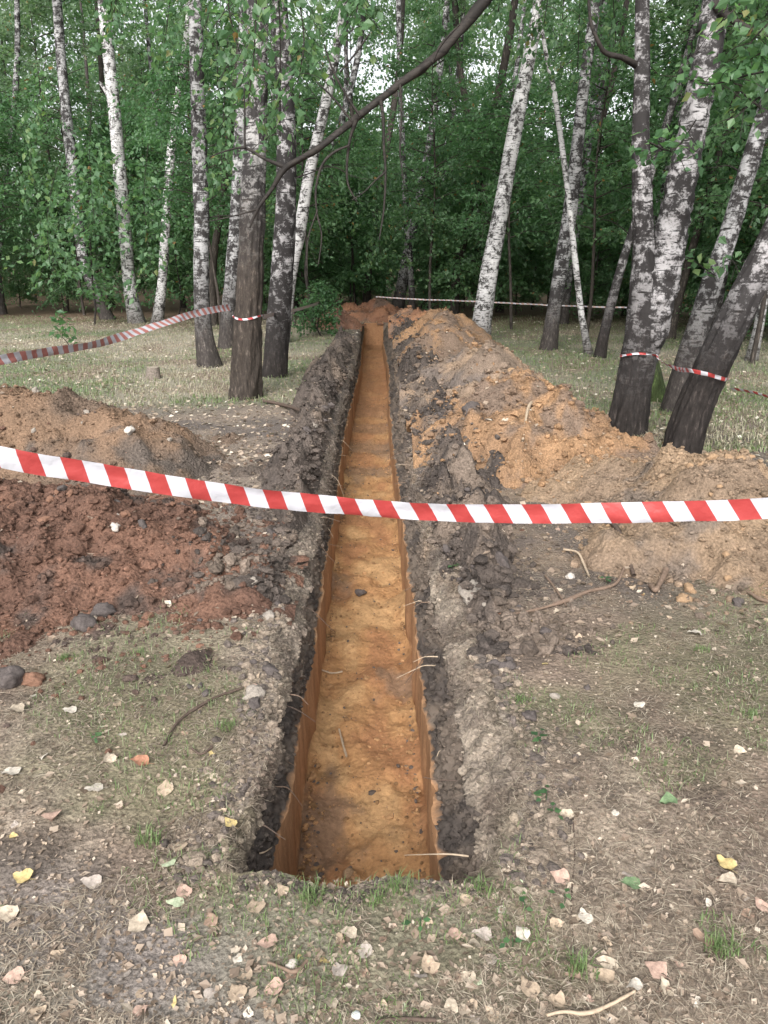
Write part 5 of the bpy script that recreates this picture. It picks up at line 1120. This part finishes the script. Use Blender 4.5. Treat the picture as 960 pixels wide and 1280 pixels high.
clod(590, 728, 34, 'grey', 'large rounded grey clod on the right trench edge below the tape')
clod(625, 708, 26, 'dark', 'flat dark clod beside the large rounded grey one')
clod(100, 743, 30, 'dark', 'dark clod on the red-brown heap, biggest of the black ones')
clod(130, 762, 26, 'dark', 'dark clod below the biggest black one on the red-brown heap')
clod(42, 853, 24, 'red', 'rusty red clod at the foot of the red-brown heap')
clod(10, 855, 40, 'dark', 'dark grey clod at the left picture edge')
clod(70, 594, 14, 'pale', 'pale stone on the heap just under the tape at left', name='pale_stone', cat='stone')
clod(143, 644, 14, 'pale', 'pale stone on the red-brown heap', name='pale_stone', cat='stone')
clod(163, 552, 14, 'pale', 'white stone on the brown heap behind the tape', name='pale_stone', cat='stone')
clod(862, 690, 16, 'sand', 'sandy clod on the tan heap below the tape'); clod(870, 633 + 45, 16, 'sand', 'smaller sandy clod above the other on the tan heap')
clod(932, 690, 16, 'dark', 'dark clod with light side at the right of the tan heap')
clod(713, 722, 12, 'pale', 'pale pebble near the pale curved root', name='pale_stone', cat='stone')
clod(435, 1093, 16, 'sand', 'round orange clod on the trench floor near its mouth', z=-TD + 0.02)
clod(366, 1207, 15, 'pale', 'whitish pebble beside the small dark twig', name='pale_stone', cat='stone')
clod(590, 492, 26, 'dark', 'black earth lump in the hollow of the soil heap')
clod(620, 470, 18, 'dark', 'black earth lump above the hollow')
clod(450, 742, 12, 'dark', 'dark lump in the middle of the trench floor', z=-TD + 0.02)
rng = np.random.default_rng(611)
HL = {9: ('red', 'palm-sized red-brown clod lying on the near red-brown heap', 60), 1: ('sand', 'small sandy clod lying on the tan heap', 45), 10: ('grey', 'small greyish clod lying on the brown heap with the sandy peak', 40), 2: ('sand', 'small sandy clod lying on the smooth orange heap', 18)}
for h in HEAPS:
    if h[9] not in HL: continue
    k, lab, n = HL[h[9]]; i = 0
    while i < n:
        x = h[1] + rng.normal(0, 0.5) * h[3]; y = h[2] + rng.normal(0, 0.5) * h[4]
        if float(heap_shape(h, np.array(x), np.array(y))) < 0.03 or y > h[2] + 0.4: continue
        kk = k; ll = lab
        if h[9] == 9 and rng.random() < 0.4: kk = 'dark'; ll = 'palm-sized dark clod lying on the near red-brown heap'
        r = 0.014 + 0.02 * rng.random() ** 2
        o = ob('soil_clod', CMM[kk][int(rng.integers(4))], None, (x, y, float(surf(np.array(x), np.array(y))) + r * 0.3), ll, 'clod', ll.replace(' lying', 's lying').replace('clods', 'clods'))
        o.rotation_euler = (rng.normal() * 0.4, rng.normal() * 0.4, rng.random() * 6.28); o.scale = (r * (0.8 + 0.5 * rng.random()), r, r)
        i += 1
for i in range(70):
    s = -1 if rng.random() < 0.5 else 1
    y = 2.4 + 7 * rng.random() ** 1.5; x = float(xc(y)) + s * (float(rimL(np.array(y)) if s < 0 else rimR(np.array(y))) + abs(rng.normal(0.12, 0.12)))
    r = 0.012 + 0.028 * rng.random() ** 2; ll = 'dark earth lump on the topsoil edge of the trench'
    o = ob('soil_clod', CMM['dark' if rng.random() < 0.7 else 'grey'][int(rng.integers(4))], None, (x, y, float(surf(np.array(x), np.array(y))) + r * 0.2), ll if True else '', 'clod', 'earth lumps on the trench edges')
    o.rotation_euler = (rng.normal() * 0.4, rng.normal() * 0.4, rng.random() * 6.28); o.scale = (r, r, r * 0.9)
# round white disc on the ground
x, y, z = zat(445, 1271, 0.004)
zz = np.array([-0.004, 0.0, 0.003, 0.004]); V, F = tube(np.stack([0 * zz, 0 * zz, zz], 1), np.array([0.0095, 0.010, 0.0095, 0.0005]), 20)
ob('white_disc', mesh('white_disc', V, F, plain('white_plastic', (0.78, 0.78, 0.77), 0.45, 0.04, 30)), None, (x, y, z), 'small round white disc lying on the ground at the bottom', 'disc')
# seedlings with broad leaves
def seedling(px, py, n, ls, label, seed):
    x, y, z = zat(px, py); rng = np.random.default_rng(seed)
    th = rng.random(n) * 6.28; rr = 0.01 + 0.025 * rng.random(n)
    c = np.stack([rr * np.cos(th), rr * np.sin(th), 0.012 + 0.025 * rng.random(n)], 1); d = np.stack([np.cos(th), np.sin(th), 0.1 * rng.normal(size=n)], 1)
    V, F = leaf_quads(c, d, np.array([0, 0, 1.0]) + rng.normal(0, 0.2, (n, 3)), ls * (0.7 + 0.5 * rng.random(n)), rng, 0.7)
    root = thing('seedling', label, 'plant', (x, y, z), 'green seedlings in the litter')
    ob('leaves', mesh('leaves', V, F, M_leaf_bright, True, tint=np.repeat(rng.random(n), 4)), root)
    ob('stem', mesh('stem', *tube(np.array([(0, 0, -0.01), (0.002, 0, 0.012), (0.0, 0.002, 0.03)]), 0.0012, 5), M_leaf_bright, True, tint=np.zeros(15)), root)
for i, a in enumerate([(675, 928, 5, .035, 'bright two-leaved seedling right of the trench rim'), (682, 1000, 6, .025, 'rosette seedling right of the trench, above the cream leaf'), (690, 1020, 5, .022, 'small seedling just below the rosette'), (640, 1185, 5, .024, 'tiny seedling right below the near rim'), (705, 1130, 4, .024, 'tiny green seedling left of the folded white leaf'), (120, 1085 - 160, 5, .025, 'green weed near the left heap foot'), (565, 712, 5, .03, 'green weed on the right trench edge'), (760, 706, 4, .04, 'green leaf shoot beside the knobbly stick'), (525, 1160, 4, .024, 'tiny weed under the near rim of the trench'), (655, 1140, 4, .02, 'tiny weed beside the cream leaf right of the mouth')]): seedling(*a, 1200 + i)
